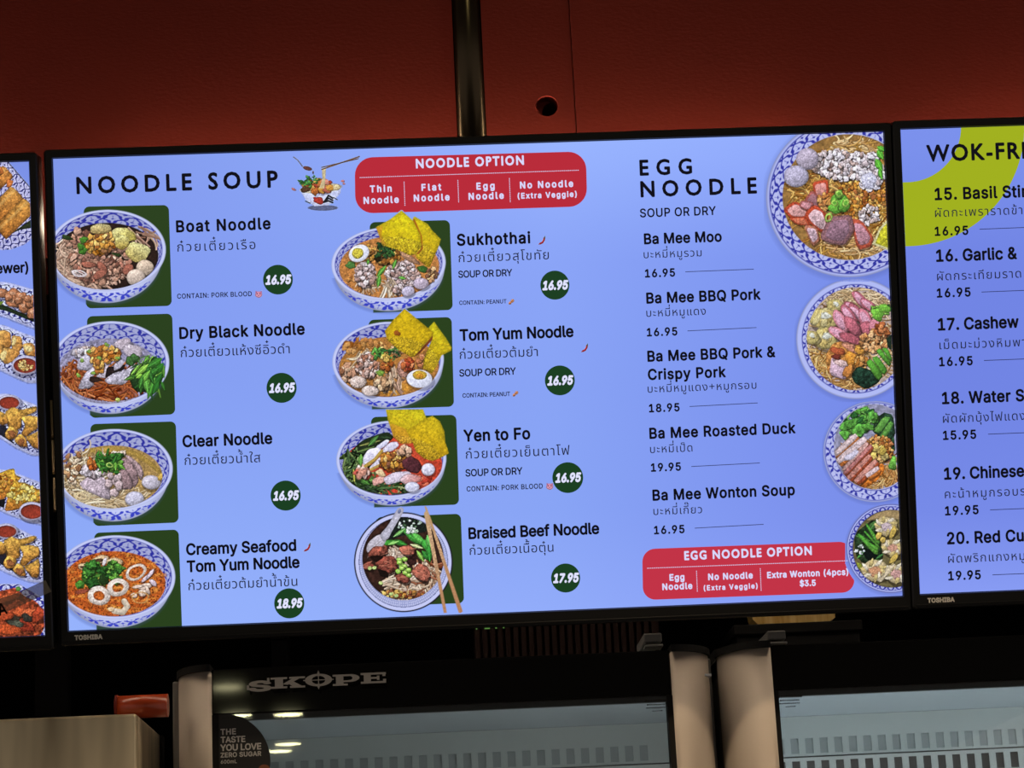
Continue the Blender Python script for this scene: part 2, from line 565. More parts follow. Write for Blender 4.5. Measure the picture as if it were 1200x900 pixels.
    def herb(s, x, y, R, n, cols, irr=0.4):
        for _ in range(n):
            a = s.r.uniform(0, 6.28); q = R * math.sqrt(s.r.uniform(0, 1))
            c = np.array(cols[s.r.integers(len(cols))], float)
            if s.r.uniform() < 0.5: s.leaf(x + q * math.cos(a), y + q * math.sin(a) * 0.8, R * s.r.uniform(0.4, 0.8), R * s.r.uniform(0.2, 0.4), s.r.uniform(0, 6.28), c)
            else: s.blob(x + q * math.cos(a), y + q * math.sin(a) * 0.8, R * s.r.uniform(0.18, 0.36), R * s.r.uniform(0.12, 0.26), c, s.r.uniform(0, 3), irr, 0.35, 0.35, 0.07, shadow=0.3)

    def lattice(s, sl, th, t, N, h, m, blue=(34, 38, 152), lw=0.10, dots=True, ph=0.0):
        """blue net painted on white porcelain; th angle, t 0..1 across the band"""
        q = th * N / (2 * math.pi) + ph + 0.035 * s.nm[sl]
        wob = 0.075 * np.sin(t * 13.0 * h + 1.0)
        p1 = q + t * h + wob; p2 = q - t * h - wob
        d1 = np.abs(p1 - np.round(p1)); d2 = np.abs(p2 - np.round(p2))
        aa = 0.05
        line = np.maximum(np.clip((lw - d1) / aa + 0.5, 0, 1), np.clip((lw - d2) / aa + 0.5, 0, 1))
        if dots:
            e1 = np.abs(p1 - np.floor(p1) - 0.5); e2 = np.abs(p2 - np.floor(p2) - 0.5)
            line = np.maximum(line, np.clip((0.13 - np.hypot(e1, e2)) / aa + 0.5, 0, 1))
            line = np.maximum(line, 0.45 * np.clip((0.05 - np.abs(e1 - e2)) / aa + 0.5, 0, 1) * (np.hypot(e1, e2) < 0.3))
        s.put(sl, m * line * 0.92, np.array(blue, float) * np.ones(line.shape + (1,)))

    def bowl(s, rim, hull, soup, ang=0.0, N=18, soupcol=(60, 40, 30), white=(196, 204, 248), inner=(178, 184, 232), rimw=0.055, h=1.0, ph=0.0, lw=0.1, Next=17):
        al = (slice(None), slice(None))
        # soft shadow the bowl throws in the photograph, then the outer wall
        u, v = s.norm(*hull, ang); r = np.hypot(u, v)
        if hull[2]:
            sh = np.clip(1 - (np.hypot(*s.norm(hull[0] - 6, hull[1] + 14, hull[2], hull[3], ang)) - 1) / 0.05, 0, 1) * 0.28 * (s.Y > hull[1] + 0.25 * hull[3])
            s.put(al, sh, np.array((70, 85, 150), float) * np.ones(sh.shape + (1,)))
            m = s.cover((r - 1) * hull[3]) * (s.Y > rim[1] + 0.05 * rim[3])
            ur, vr = s.norm(*rim, ang); rr = np.hypot(ur, vr)
            f = 1.0 - 0.22 * np.clip((r - 0.8) / 0.2, 0, 1) ** 2 - 0.10 * np.clip(-u, 0, 1)
            s.put(al, m, np.array(white, float) * f[..., None])
            t = np.clip((rr - 1.03) / np.maximum((rr - 1.03) + (0.985 - r), 1e-3), 0, 1)
            band = m * (rr > 1.05) * (r < 0.975)
            s.lattice(al, np.arctan2(v, u), t, Next, 0.85, band, (44, 54, 190), 0.105, True, ph)
        u, v = s.norm(*rim, ang); r = np.hypot(u, v)
        f = 1.0 - 0.10 * np.clip(v, -1, 1) * 0 - 0.16 * np.clip((r - 0.97) / 0.03, 0, 1) ** 2
        s.put(al, s.cover((r - 1) * rim[3]), np.array(white, float) * f[..., None])
        ri = 1 - rimw
        m = s.cover((r - ri) * rim[3])
        f = 0.96 - 0.14 * np.clip((s.Y - rim[1]) / rim[3], -1, 1) * -1 * 0.5
        s.put(al, m, np.array(inner, float) * f[..., None])
        us, vs = s.norm(*soup, ang); rs = np.hypot(us, vs)
        t = np.clip((rs - 1) / np.maximum((rs - 1) + (ri - 0.02 - r), 1e-3), 0, 1)
        s.lattice(al, np.arctan2(v, u), t, N, h, m * (r < ri - 0.015), lw=lw, ph=ph)
        ln = s.cover((np.abs(r - (ri - 0.012)) - 0.006) * rim[3])
        s.put(al, ln * 0.8, np.array((50, 55, 150), float) * np.ones(ln.shape + (1,)))
        # food lies inside this ellipse; it may stand up over the far rim but not over the near one
        mf = s.cover((rs - 1) * soup[3])
        s.put(al, mf, np.array(soupcol, float) * (1 + 0.10 * s.nm + 0.04 * s.nf)[..., None])
        near = s.cover((r - ri) * rim[3])
        s.inside = np.maximum(mf, near * (s.Y < soup[1] - 0.2 * soup[3]))
        s.clip = s.inside; s.food = np.maximum(mf, 0.0)

    def egg(s, x, y, rx, ry, ang, yc, yr, yolk=(214, 190, 60)):
        s.blob(x, y, rx, ry, (222, 226, 250), ang, 0, 0.12, 0.12, 0.01, shadow=0.25)
        s.blob(yc[0], yc[1], yr[0], yr[1], yolk, ang, 0.06, 0.15, 0.25, 0.06)

    def crisp(s, pts, c0=(196, 160, 22), c1=(214, 206, 30), n=60, rnd=0.0, seed=0):
        """fried wonton skin: blistered yellow sheet"""
        P = np.array(pts, float)
        s.poly(pts, c0, 0.05, 0.22, 0.07, grad=(c1, 0.3, -0.9), rnd=rnd, mid=0.10)
        keep = s.clip
        lo = P.min(0); hi = P.max(0)
        inp = poly_mask(s, P)
        s.clip = inp if keep is None else inp * keep
        for _ in range(n):
            x, y = s.r.uniform(lo, hi); r = s.r.uniform(0.008, 0.028) * (hi - lo).max()
            g_ = s.r.uniform(0.8, 1.2)
            s.blob(x, y, r * 1.3, r, np.array((205, 172, 30)) * g_, s.r.uniform(0, 3), 0.2, 0.45, 0.25, 0.03, alpha=0.55)
        s.clip = keep

    def finish(s, amount=0.85, grain=0.05):
        def blur(a, k):
            for _ in range(k):
                a = (np.roll(a, 1, 0) + np.roll(a, -1, 0) + 2 * a) / 4; a = (np.roll(a, 1, 1) + np.roll(a, -1, 1) + 2 * a) / 4
            return a
        lum = s.C.mean(-1)
        d = np.clip(amount * (lum - blur(lum, 2)) + 0.35 * amount * (lum - blur(lum, 9)), -60, 60)
        w = s.food if s.food is not None else np.ones_like(lum)
        f = 1 + w * (grain * blur(s.nf, 1) * 1.6 + 0.5 * grain * s.nm)
        f = f * np.clip(1 + w * d / (lum + 25), 0.45, 1.7)
        s.C = np.clip(s.C * f[..., None], 0, 255)
        g_ = s.C.mean(-1, keepdims=True)
        s.C = g_ + (s.C - g_) * (1 - 0.10 * w[..., None])

    def mesh(s, name, parent, z, centre, label=None, keepout=None):
        ox, oy, sc = s.o
        U, V = scr(ox + s.X / sc, oy + s.Y / sc, centre)
        ok = s.A > 0.03
        lim = (np.abs(U) < SW / 2) & (np.abs(V) < SH / 2)
        U = np.clip(U, -SW / 2, SW / 2); V = np.clip(V, -SH / 2, SH / 2)
        q = (ok[:-1, :-1] | ok[1:, :-1] | ok[:-1, 1:] | ok[1:, 1:]) & (lim[:-1, :-1] | lim[1:, 1:])
        h, w = s.X.shape
        idx = np.arange(h * w).reshape(h, w)
        F = np.stack([idx[1:, :-1][q], idx[1:, 1:][q], idx[:-1, 1:][q], idx[:-1, :-1][q]], 1)
        used = np.unique(F); mp = np.zeros(h * w, int); mp[used] = np.arange(len(used)); F = mp[F]
        me = bpy.data.meshes.new(name)
        co = np.stack([U.ravel()[used], V.ravel()[used], np.full(len(used), z)], 1).astype(np.float32)
        me.vertices.add(len(used)); me.vertices.foreach_set('co', co.ravel())
        me.loops.add(F.size); me.loops.foreach_set('vertex_index', F.astype(np.int32).ravel())
        me.polygons.add(len(F)); me.polygons.foreach_set('loop_start', np.arange(0, F.size, 4, dtype=np.int32))
        me.update(calc_edges=True)
        cl = lin(np.clip(s.C.reshape(-1, 3)[used], 0, 255))
        a_ = me.color_attributes.new('Col', 'FLOAT_COLOR', 'POINT')
        a_.data.foreach_set('color', np.c_[cl, np.ones(len(used))].astype(np.float32).ravel())
        o = link(name, me, 'display', parent)
        if label: o['label'] = label
        return o


def smooth_poly(P, k=1):
    for _ in range(int(k)):
        Q = np.roll(P, -1, 0)
        P = np.stack([P * 0.84 + Q * 0.16, P * 0.16 + Q * 0.84], 1).reshape(-1, 2)
    m = P.mean(0)
    return m + (P - m) * 1.07


def poly_mask(s, P):
    ins = np.zeros(s.X.shape, bool)
    for (x1, y1), (x2, y2) in zip(P, np.roll(P, -1, 0)):
        ey = y2 - y1
        ins ^= ((y1 > s.Y) != (y2 > s.Y)) & (s.X < (x2 - x1) * (s.Y - y1) / (ey if abs(ey) > 1e-9 else 1e-9) + x1)
    return ins.astype(float)

# ------------------------------------------------------------------ room shell
def at_y(px, py, Y):
    """photo point -> point of the upright plane y = Y"""
    d = RC @ np.array([(px - 600) / FPX, (450 - py) / FPX, -1.0])
    return CAM + d * (Y - CAM[1]) / d[1]


WALL_Y, BULK_Z = 0.16, 2.495
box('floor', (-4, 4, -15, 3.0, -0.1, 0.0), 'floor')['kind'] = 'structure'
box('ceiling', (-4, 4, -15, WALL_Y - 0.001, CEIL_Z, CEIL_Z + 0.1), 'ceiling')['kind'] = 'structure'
for x in (-4.1, 4.0): box('wall_left' if x < 0 else 'wall_right', (x, x + 0.1, WALL_Y + 0.15, 3.0, 0.0, CEIL_Z), 'shade_black')['kind'] = 'structure'
box('wall_kitchen', (-4, 4, 2.9, 3.0, 0.0, CEIL_Z), 'shade_black')['kind'] = 'structure'
box('ceiling_kitchen', (-4, 4, WALL_Y + 0.15, 2.9, 2.8, 2.9), 'shade_black')['kind'] = 'structure'

HX, HZ, HR = 0.1036, 2.6725, 0.0138            # cable hole in the bulkhead


def slab_with_hole(name, x0, x1, z0, z1, y0, y1, hx, hz, hr, material, parent=None):
    n = 48; s_ = 0.03
    bm = bmesh.new()
    for (a, b_, c, d) in ((x0, hx - s_, z0, z1), (hx + s_, x1, z0, z1), (hx - s_, hx + s_, z0, hz - s_), (hx - s_, hx + s_, hz + s_, z1)):
        bm_box(bm, a, b_, y0, y1, c, d)
    def ring(y, sq):
        o = []
        for i in range(n):
            t = 2 * math.pi * i / n; c, s2 = math.cos(t), math.sin(t)
            k = s_ / max(abs(c), abs(s2)) if sq else hr
            o.append(bm.verts.new((hx + k * c, y, hz + k * s2)))
        return o
    r0, r1, r2, r3 = ring(y0, True), ring(y0, False), ring(y1, False), ring(y1, True)
    for p, q in ((r0, r1), (r1, r2), (r2, r3)):
        for i in range(n): bm.faces.new((p[i], p[(i + 1) % n], q[(i + 1) % n], q[i]))
    me = bpy.data.meshes.new(name); bm.to_mesh(me); bm.free()
    bm = bmesh.new(); bm.from_mesh(me); bmesh.ops.recalc_face_normals(bm, faces=bm.faces); bm.to_mesh(me); bm.free()
    return link(name, me, material, parent)


SEAM = 0.1385
wall = slab_with_hole('wall_back', -4, 4, BULK_Z, CEIL_Z, WALL_Y + 0.019, WALL_Y + 0.145, HX + 0.0085, HZ - 0.0015, HR, 'wall')
wall['kind'] = 'structure'
slab_with_hole('wall_panel', -4, SEAM - 0.0006, BULK_Z, CEIL_Z, WALL_Y, WALL_Y + 0.019, HX, HZ, HR, 'wall', wall)
bm = bmesh.new(); bm_box(bm, SEAM + 0.0006, 4, WALL_Y - 0.0012, WALL_Y + 0.019, BULK_Z, CEIL_Z, 0.0008)
link('wall_panel', bm_mesh('wall_panel', bm), 'wall', wall)
box('hole_backing', (HX - 0.04, HX + 0.06, WALL_Y + 0.146, WALL_Y + 0.15, HZ - 0.05, HZ + 0.05), 'shade_black', wall)  # near-black sheet added for the shade inside the hole

# ceiling downlights of the hall (their mirror images show in the fridge door)
def downlight(loc, r=0.085, label=''):
    t = tag(empty('downlight', loc), label, 'ceiling light', 'round downlights in the hall ceiling')
    bm = bmesh.new()
    n = 32; prof = [(r, -0.001), (r + 0.003, -0.006), (r + 0.018, -0.006), (r + 0.02, 0.0)]
    rings = [[bm.verts.new((a * math.cos(2 * math.pi * i / n), a * math.sin(2 * math.pi * i / n), z)) for i in range(n)] for a, z in prof]
    for p, q in zip(rings[:-1], rings[1:]):
        for i in range(n): bm.faces.new((p[i], p[(i + 1) % n], q[(i + 1) % n], q[i]))
    link('trim_ring', bm_mesh('trim_ring', bm), 'trim', t)
    bm = bmesh.new(); bmesh.ops.create_cone(bm, cap_ends=True, segments=32, radius1=r, radius2=r, depth=0.004)
    for v in bm.verts: v.co.z -= 0.0025
    link('diffuser', bm_mesh('diffuser', bm), 'lampglow', t)
    return t


for x, y, txt in ((-1.19, -10.46, 'downlight mirrored right above the round black door sticker'), (-1.13, -9.2, 'downlight mirrored as a pale streak in the black fridge header'),
                  (-0.894, -10.53, 'downlight mirrored just under the fridge header beside the sticker'), (-1.00, -12.19, 'upper downlight of the mirrored pair beside the door sticker'),
                  (-1.09, -12.62, 'lower downlight of the mirrored pair touching the door sticker')):
    downlight((x, y, CEIL_Z), 0.085, txt)
downlight((0.22, -1.05, CEIL_Z), 0.085, 'small recessed spot in the ceiling before the red wall')

# ------------------------------------------------------------------ ceiling pole
pole = tag(empty('ceiling_pole', (0.0062, 0.092, CEIL_Z)), 'dark bronze round pole hanging down behind the middle screen', 'pole')
link('tube', tube_mesh('tube', 0.0178, (0, 0, 0), (0, 0, 2.40 - CEIL_Z)), 'pole', pole)
bm = bmesh.new(); bmesh.ops.create_cone(bm, cap_ends=True, segments=40, radius1=0.05, radius2=0.045, depth=0.012)
for v in bm.verts: v.co.z -= 0.006
link('ceiling_flange', bm_mesh('ceiling_flange', bm), 'pole', pole)

# strip lights fixed to the bulkhead behind each screen
for x, w, txt in ((0.0, 0.925, 'middle'), (-0.99, 0.85, 'snack'), (0.965, 0.88, 'wok dish')):
    t = tag(empty('strip_light', (x, WALL_Y, BULK_Z + 0.035)), 'slim strip light on the red bulkhead behind the %s screen' % txt, 'strip light', 'strip lights behind the screens')
    box('batten', (-w / 2, w / 2, -0.018, -0.0012, -0.012, 0.012), 'housing', t, 0.002)
    link('light_tube', tube_mesh('light_tube', 0.007, (-w / 2 + 0.01, -0.026, 0), (w / 2 - 0.01, -0.026, 0), 16), 'tube', t)

# ------------------------------------------------------------------ drinks fridges
FY = 0.145                                       # front of the door pillars
GY = FY + 0.014                                  # front of the door glass
BACK_Y = 0.66
ZT = 1.986
TOP_Z = 2.0045


def pillar(parent, xo, xi):
    n = 16; c = (xi, FY + 0.072); P = []
    for i in range(n + 1):
        t = math.pi / 2 * i / n
        P.append((xi - (xi - xo) * math.cos(t), FY + 0.072 - 0.072 * math.sin(t)))
    P.append((xi, FY + 0.072))
    o = prism('door_pillar', P, 0.12, ZT - 0.004, 'z', 'pillar', parent, True)
    k = [(xi + (x - xi) * 1.05, FY + 0.072 + (y - FY - 0.072) * 1.06) for x, y in P]
    prism('pillar_cap', k, ZT - 0.004, ZT + 0.004, 'z', 'black', o)
    return o


def front_poly(name, pts, y, thick, material, parent):
    """thin flat piece lying on the door front, outline given as (x, z)"""
    return prism(name, pts, y - thick, y, 'y', material, parent)


def front_text(name, s, x0, z0, x1, cap, y, material, parent, off, thick=0.0003):
    V, F = lay(s, None if x1 is None else x1 - x0, cap, 'sans', off)
    me = bpy.data.meshes.new(name)
    me.from_pydata([(x0 + u, y - 0.00004 * q, z0 + v) for (u, v), q in zip(V, LAYER)], [], F)
    return link(name, me, material, parent)


def fridge(name, xo_l, xi_l, xi_r, xo_r, label, led_right, led_left, gap=0.0, led='fridge_led'):
    t = tag(empty(name, (0, 0, 0)), label, 'fridge')
    pillar(t, xo_l, xi_l); pillar(t, xo_r, xi_r)
    y0 = FY + 0.073
    # cabinet shell
    box('side_panel', (xo_l - gap, xo_l + 0.02, y0, BACK_Y + 0.06, 0.06, ZT - 0.004), 'fr_side', t, 0.002)
    box('side_panel', (xo_r - 0.0012, xo_r + 0.004, y0, BACK_Y + 0.06, 0.06, ZT - 0.004), 'fr_side', t, 0.002)
    box('cabinet_top', (xo_l, xo_r, y0, BACK_Y + 0.06, 1.9585, ZT - 0.006), 'black', t)
    box('ceiling_liner', (xo_l + 0.021, xo_r - 0.0015, FY + 0.03, BACK_Y, 1.956, 1.9584), 'ceil_liner', t)
    box('liner_side', (xo_l + 0.0205, xo_l + 0.022, y0, BACK_Y, 0.2, 1.956), 'liner', t)
    box('liner_side', (xo_r - 0.003, xo_r - 0.0015, y0, BACK_Y, 0.2, 1.956), 'liner', t)
    box('cabinet_back', (xo_l + 0.0205, xo_r - 0.0015, BACK_Y + 0.04, BACK_Y + 0.06, 0.06, 1.958), 'fr_side', t)
    box('cabinet_base', (xo_l, xo_r, y0, BACK_Y + 0.05, 0.0, 0.2), 'black', t)
    box('top_cover', (xo_l + 0.01, xo_r - 0.01, 0.30, BACK_Y + 0.05, ZT - 0.006, TOP_Z), 'black', t)
    # vented back panels, built as bars so that every slot is a real opening
    xa, xb = xo_l + 0.025, xo_r - 0.025
    pitch, sw = 0.0203, 0.0112
    n = int((xb - xa) / pitch); x0 = (xa + xb) / 2 - n * pitch / 2
    xb = xo_r - 0.0032
    def panel(nm, ztop, zbot, s_top, s_bot):
        bm = bmesh.new()
        bm_box(bm, xa, xb, BACK_Y, BACK_Y + 0.002, s_top, ztop)
        bm_box(bm, xa, xb, BACK_Y, BACK_Y + 0.002, zbot, s_bot)
        edges = [xa] + [e for i in range(n) for e in (x0 + i * pitch + (pitch - sw) / 2, x0 + i * pitch + (pitch + sw) / 2)] + [xb]
        for a, b_ in zip(edges[0::2], edges[1::2]): bm_box(bm, a, b_, BACK_Y, BACK_Y + 0.002, s_bot, s_top)
        return link(nm, bm_mesh(nm, bm), 'liner', t)
    panel('back_panel', 1.9558, 1.9012, 1.9258, 1.9046)
    panel('back_panel', 1.8992, 0.2, 1.8945, 1.8730)
    box('slot_backing', (xa, xb, BACK_Y + 0.003, BACK_Y + 0.005, 1.9012, 1.955), 'slot2', t)
    box('slot_backing', (xa, xb, BACK_Y + 0.010, BACK_Y + 0.012, 0.2, 1.899), 'slot', t)
    # door
    box('header_panel', (xi_l, xi_r, GY, GY + 0.012, 1.9335, ZT), 'header', t, 0.0015)
    box('header_trim', (xi_l + 0.0075, xi_r - 0.0065, GY + 0.0065, GY + 0.014, 1.9265, 1.9335), 'trim', t, 0.001)
    box('gasket', (xi_l, xi_l + 0.0075, GY - 0.001, GY + 0.02, 0.14, 1.9335), 'black', t)
    box('gasket', (xi_r - 0.0065, xi_r, GY - 0.001, GY + 0.02, 0.14, 1.9335), 'black', t)
    gl_ = box('door_glass', (xi_l + 0.0075, xi_r - 0.0065, GY + 0.002, GY + 0.006, 0.16, 1.9335), 'glass', t)
    box('door_foot', (xi_l, xi_r, GY, GY + 0.012, 0.12, 0.16), 'black', t)
    for on, x in ((led_left, xo_l + 0.034), (led_right, xo_r - 0.034)):
        if on: box('led_strip', (x - 0.006, x + 0.006, y0 + 0.01, y0 + 0.016, 0.6, 1.93), led, t)
    return t, gl_


fr1, glass1 = fridge('drinks_fridge', -0.3655, -0.3218, 0.2116, 0.2625,
                     'glass door drinks fridge with silver header logo and round black sticker', True, False, 0.008, 'fridge_led_dim')
fr2, glass2 = fridge('drinks_fridge', 0.2735, 0.3279, 0.8613, 0.916,
                     'glass door drinks fridge without a header logo beside the one with the round sticker', True, True)


def hinge(parent, px0, py0, px1, py1):
    a = at_y(px0, py1, GY - 0.004); b_ = at_y(px1, py0, GY - 0.004)
    m = (a[2] + b_[2]) / 2 - 0.002
    o = box('hinge', (a[0], b_[0], GY - 0.006, GY + 0.09, m, b_[2]), 'clip', parent, 0.0012)
    box('hinge_plate', (a[0] + 0.001, b_[0] + 0.001, GY - 0.008, GY + 0.02, a[2], m - 0.003), 'clip', o, 0.0012)


hinge(fr1, 755, 742, 775, 759)
hinge(fr2, 900, 739, 920, 756)
# illegible small print on the doors
for par, x0, z0 in ((fr1, at_y(756, 822, GY)[0], at_y(756, 823, GY)[2]), (fr2, at_y(912, 817, GY)[0], at_y(912, 818, GY)[2])):
    bm = bmesh.new(); r_ = np.random.default_rng(5)
    for row, (w, h, ind) in enumerate(((0.028, 0.0034, 0.0), (0.022, 0.0016, 0.002), (0.024, 0.0014, 0.001), (0.010, 0.0012, 0.008))):
        x = x0 + ind
        while x < x0 + ind + w:
            l = r_.uniform(0.0009, 0.0024)
            bm_box(bm, x, x + l, GY + 0.0012, GY + 0.0019, z0 - row * 0.0036, z0 - row * 0.0036 + h * r_.uniform(0.7, 1))
            x += l + 0.0007
    link('small_print', bm_mesh('small_print', bm), 'small_print', par)

# ------------------------------------------------------------------ other kitchen things
steel_x = -0.4006
st = tag(empty('steel_cabinet', (-0.62, 0.215, 0)), 'brushed stainless steel cabinet standing left of the drinks fridge', 'cabinet')
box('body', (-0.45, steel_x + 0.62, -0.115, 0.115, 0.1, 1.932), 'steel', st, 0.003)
box('edge_strip', (steel_x + 0.62, steel_x + 0.6235, 0.098, 0.120, 0.1, 1.930), 'black', st)
for x in (-0.42, 0.19):
    for y in (-0.09, 0.09): box('foot', (x - 0.02, x + 0.02, y - 0.02, y + 0.02, 0.0, 0.1), 'black', st)
tb = tag(empty('red_canister', (-0.402, 0.146, 1.932)), 'glossy orange red cylinder lying on the steel cabinet', 'canister')
link('barrel', tube_mesh('barrel', 0.0132, (-0.026, 0, 0.0132), (0.0315, 0, 0.0132), 48), 'red_tube', tb)
link('end_cap', tube_mesh('end_cap', 0.0137, (-0.0285, 0, 0.0136), (-0.0255, 0, 0.0136), 48), 'wall', tb)

# things standing on the fridges behind the screens
a = at_y(560, 742, 0.5)
cr = tag(empty('slatted_crate', (0.17, 0.50, TOP_Z)), 'dark red slatted timber crate on top of the fridge with the logo', 'crate')
xs0, xs1 = at_y(556, 735, 0.48)[0], 0.236
cr.location.x = (xs0 + xs1) / 2
hw = (xs1 - xs0) / 2
n = 24; pit = 2 * hw / n
for i in range(n):
    box('slat', (-hw + i * pit, -hw + (i + 1) * pit - 0.004, -0.02, -0.012, 0.004, 0.18), 'slat', cr)
box('rail', (-hw, hw, -0.012, 0.0, 0.0, 0.03), 'slat', cr); box('rail', (-hw, hw, -0.012, 0.0, 0.16, 0.19), 'slat', cr)
box('backboard', (-hw, hw, 0.06, 0.07, 0.0, 0.2), 'slat', cr)
box('end_board', (-hw, -hw + 0.01, -0.012, 0.06, 0.0, 0.2), 'slat', cr); box('end_board', (hw - 0.01, hw, -0.012, 0.06, 0.0, 0.2), 'slat', cr)
P0, P1, P2, P3 = at_y(885, 719, 0.5), at_y(976, 721, 0.5), at_y(967, 731, 0.5), at_y(891, 732, 0.5)
tray_z = P2[2]
ty = tag(empty('black_crate', ((P0[0] + P1[0]) / 2, 0.56, TOP_Z)), 'black crate under the ochre board on the second fridge', 'crate')
wb_ = (P1[0] - P0[0]) / 2 + 0.03
box('crate_body', (-wb_, wb_, -0.08, 0.08, 0.0, tray_z - TOP_Z - 0.002), 'black', ty, 0.002)
box('crate_rim', (-wb_ - 0.004, wb_ + 0.004, -0.084, 0.084, tray_z - TOP_Z - 0.014, tray_z - TOP_Z), 'black', ty, 0.002)
prism('ochre_board', [(P3[0], tray_z), (P2[0], tray_z), (P1[0] + 0.003, tray_z + 0.008), (P1[0] + 0.004, tray_z + 0.14), (P0[0] - 0.02, tray_z + 0.14), (P0[0] - 0.004, tray_z + 0.01)], 0.5, 0.54, 'y', 'kraft')
tag(bpy.data.objects['ochre_board'], 'ochre yellow board lit up in the gap under the middle screen', 'board')
q = at_y(320, 760, 0.20)
sb = tag(empty('small_grey_box', (q[0], 0.34, TOP_Z)), 'small dim grey box on top of the fridge with the logo', 'box')
box('carton', (-0.0095, 0.0095, -0.03, 0.03, 0.0, 0.042), 'shade_black', sb, 0.001)
box('lid', (-0.0105, 0.0105, -0.031, 0.031, 0.036, 0.046), 'shade_black', sb, 0.001)
# rack upright seen in the slit between two screens
c0 = at_y(60, 470, 0.33)
ru = tag(empty('rack_upright', (c0[0], 0.34, 0.0)), 'black rack upright with pale timber blocks seen between two screens', 'rack')
box('post', (-0.02, 0.02, 0.004, 0.03, 0.0, 2.36), 'shade_black', ru)
for ya, yb in ((469, 511), (516, 553), (560, 598)):
    za, zb = at_y(60, ya, 0.33)[2], at_y(60, yb, 0.33)[2]
    box('timber_block', (-0.012, 0.012, -0.012, 0.004, zb, za), 'timber', ru, 0.001)

# ------------------------------------------------------------------ the dishes shown on the screens
GREEN = (40, 64, 28)
GR = [(52, 110, 40), (38, 88, 34), (84, 140, 50), (110, 165, 62), (30, 66, 30)]
DG = [(30, 58, 34), (40, 76, 40), (58, 96, 50), (26, 44, 28)]
PK = [(150, 104, 88), (172, 122, 102), (128, 84, 70), (186, 140, 118)]
MINCE = [(206, 186, 190), (186, 160, 160), (222, 208, 216), (170, 138, 132)]
FRIED = [(196, 128, 44), (214, 156, 66), (168, 98, 36), (226, 178, 92)]
NOOD = [(206, 178, 150), (190, 158, 130), (220, 196, 170)]


def tile_under(p, q):
    ox, oy, sc = p.o
    p.poly([((x - ox) * sc, (y - oy) * sc) for x, y in q], GREEN, 0, 0, 0, solid=False)


def dish_boat(p):
    p.bowl((440, 405, 478, 330), (435, 430, 455, 402), (432, 452, 424, 270), -0.02, 14, (44, 28, 24), ph=0.2)
    p.strands(150, 110, 490, 120, 190, 260, 15, [(196, 158, 136), (176, 136, 114), (214, 182, 158)], (0.3, 2.4), 2.5)
    p.strands(40, 190, 650, 140, 60, 240, 17, [(190, 152, 130), (170, 128, 108), (208, 174, 150)], (-0.2, 0.9), 2.0)
    p.strands(22, 680, 260, 110, 50, 180, 14, [(170, 130, 110), (150, 110, 92), (190, 156, 130)], (0.2, 1.2), 1.5)
    p.bits(120, 390, 500, 240, 175, 14, 28, PK + [(206, 160, 138), (190, 136, 116)], 0.4, 2.2)
    p.strands(26, 400, 560, 190, 90, 90, 12, [(206, 166, 146), (186, 140, 120)], (-0.6, 1.0), 1.5)
    p.bits(60, 400, 560, 210, 110, 12, 24, PK + [(206, 160, 138), (176, 110, 90)], 0.4, 2.0)
    p.bits(26, 240, 330, 130, 90, 16, 30, PK, 0.35, 1.8)
    p.bits(60, 390, 350, 120, 80, 13, 26, FRIED + [(150, 100, 60)], 0.35, 1.5)
    for q in ((400, 540, 52, 30, 0.8), (380, 600, 60, 34, -0.5), (610, 560, 55, 38, -0.9), (290, 520, 60, 26, 0.1)):
        p.blob(*q[:4], (164, 96, 78), q[4], 0.15, 0.3, 0.4, 0.06, shadow=0.4)
    p.poly([(310, 215), (370, 188), (455, 200), (474, 235), (440, 262), (372, 272), (312, 260)], (206, 202, 150), 0.25, 0.25, 0.06, grad=((176, 140, 70), 0, 1.2), rnd=2, mid=0.08)
    p.poly([(480, 250), (520, 224), (600, 225), (660, 265), (675, 320), (600, 330), (500, 310)], (204, 200, 140), 0.25, 0.3, 0.06, grad=((196, 176, 70), 0.6, 0.8), rnd=2, mid=0.1)
    p.poly([(505, 310), (560, 278), (618, 310), (612, 370), (560, 402), (508, 372)], (208, 204, 132), 0.25, 0.3, 0.06, grad=((180, 150, 60), 0, 1), rnd=2, mid=0.1)
    p.poly([(586, 425), (640, 335), (760, 370), (792, 405), (730, 505), (650, 490)], (204, 204, 146), 0.2, 0.22, 0.07, grad=((184, 160, 80), -0.5, 0.8), rnd=1, mid=0.1)
    p.blob(748, 548, 72, 66, (200, 178, 158), 0, 0.02, 0.35, 0.3, 0.03, shadow=0.4)
    p.blob(675, 625, 75, 68, (206, 186, 172), 0, 0.02, 0.35, 0.3, 0.03, shadow=0.4)
    for q in ((240, 400, 42, 36), (225, 375, 30, 24), (250, 320, 34, 28), (115, 302, 40, 22), (520, 440, 36, 16)):
        p.blob(*q, (70, 130, 40) if q[0] > 200 and q[0] < 300 else (44, 66, 30), 0.3, 0.3, 0.35, 0.3, 0.07)
    for a in range(3): p.blob(215 - a * 8, 590 + a * 8, 62 - 15 * a, 26 - 6 * a, (214, 206, 214), 0.2, 0.1, 0.1, 0.1, 0.02, ring=0.7)


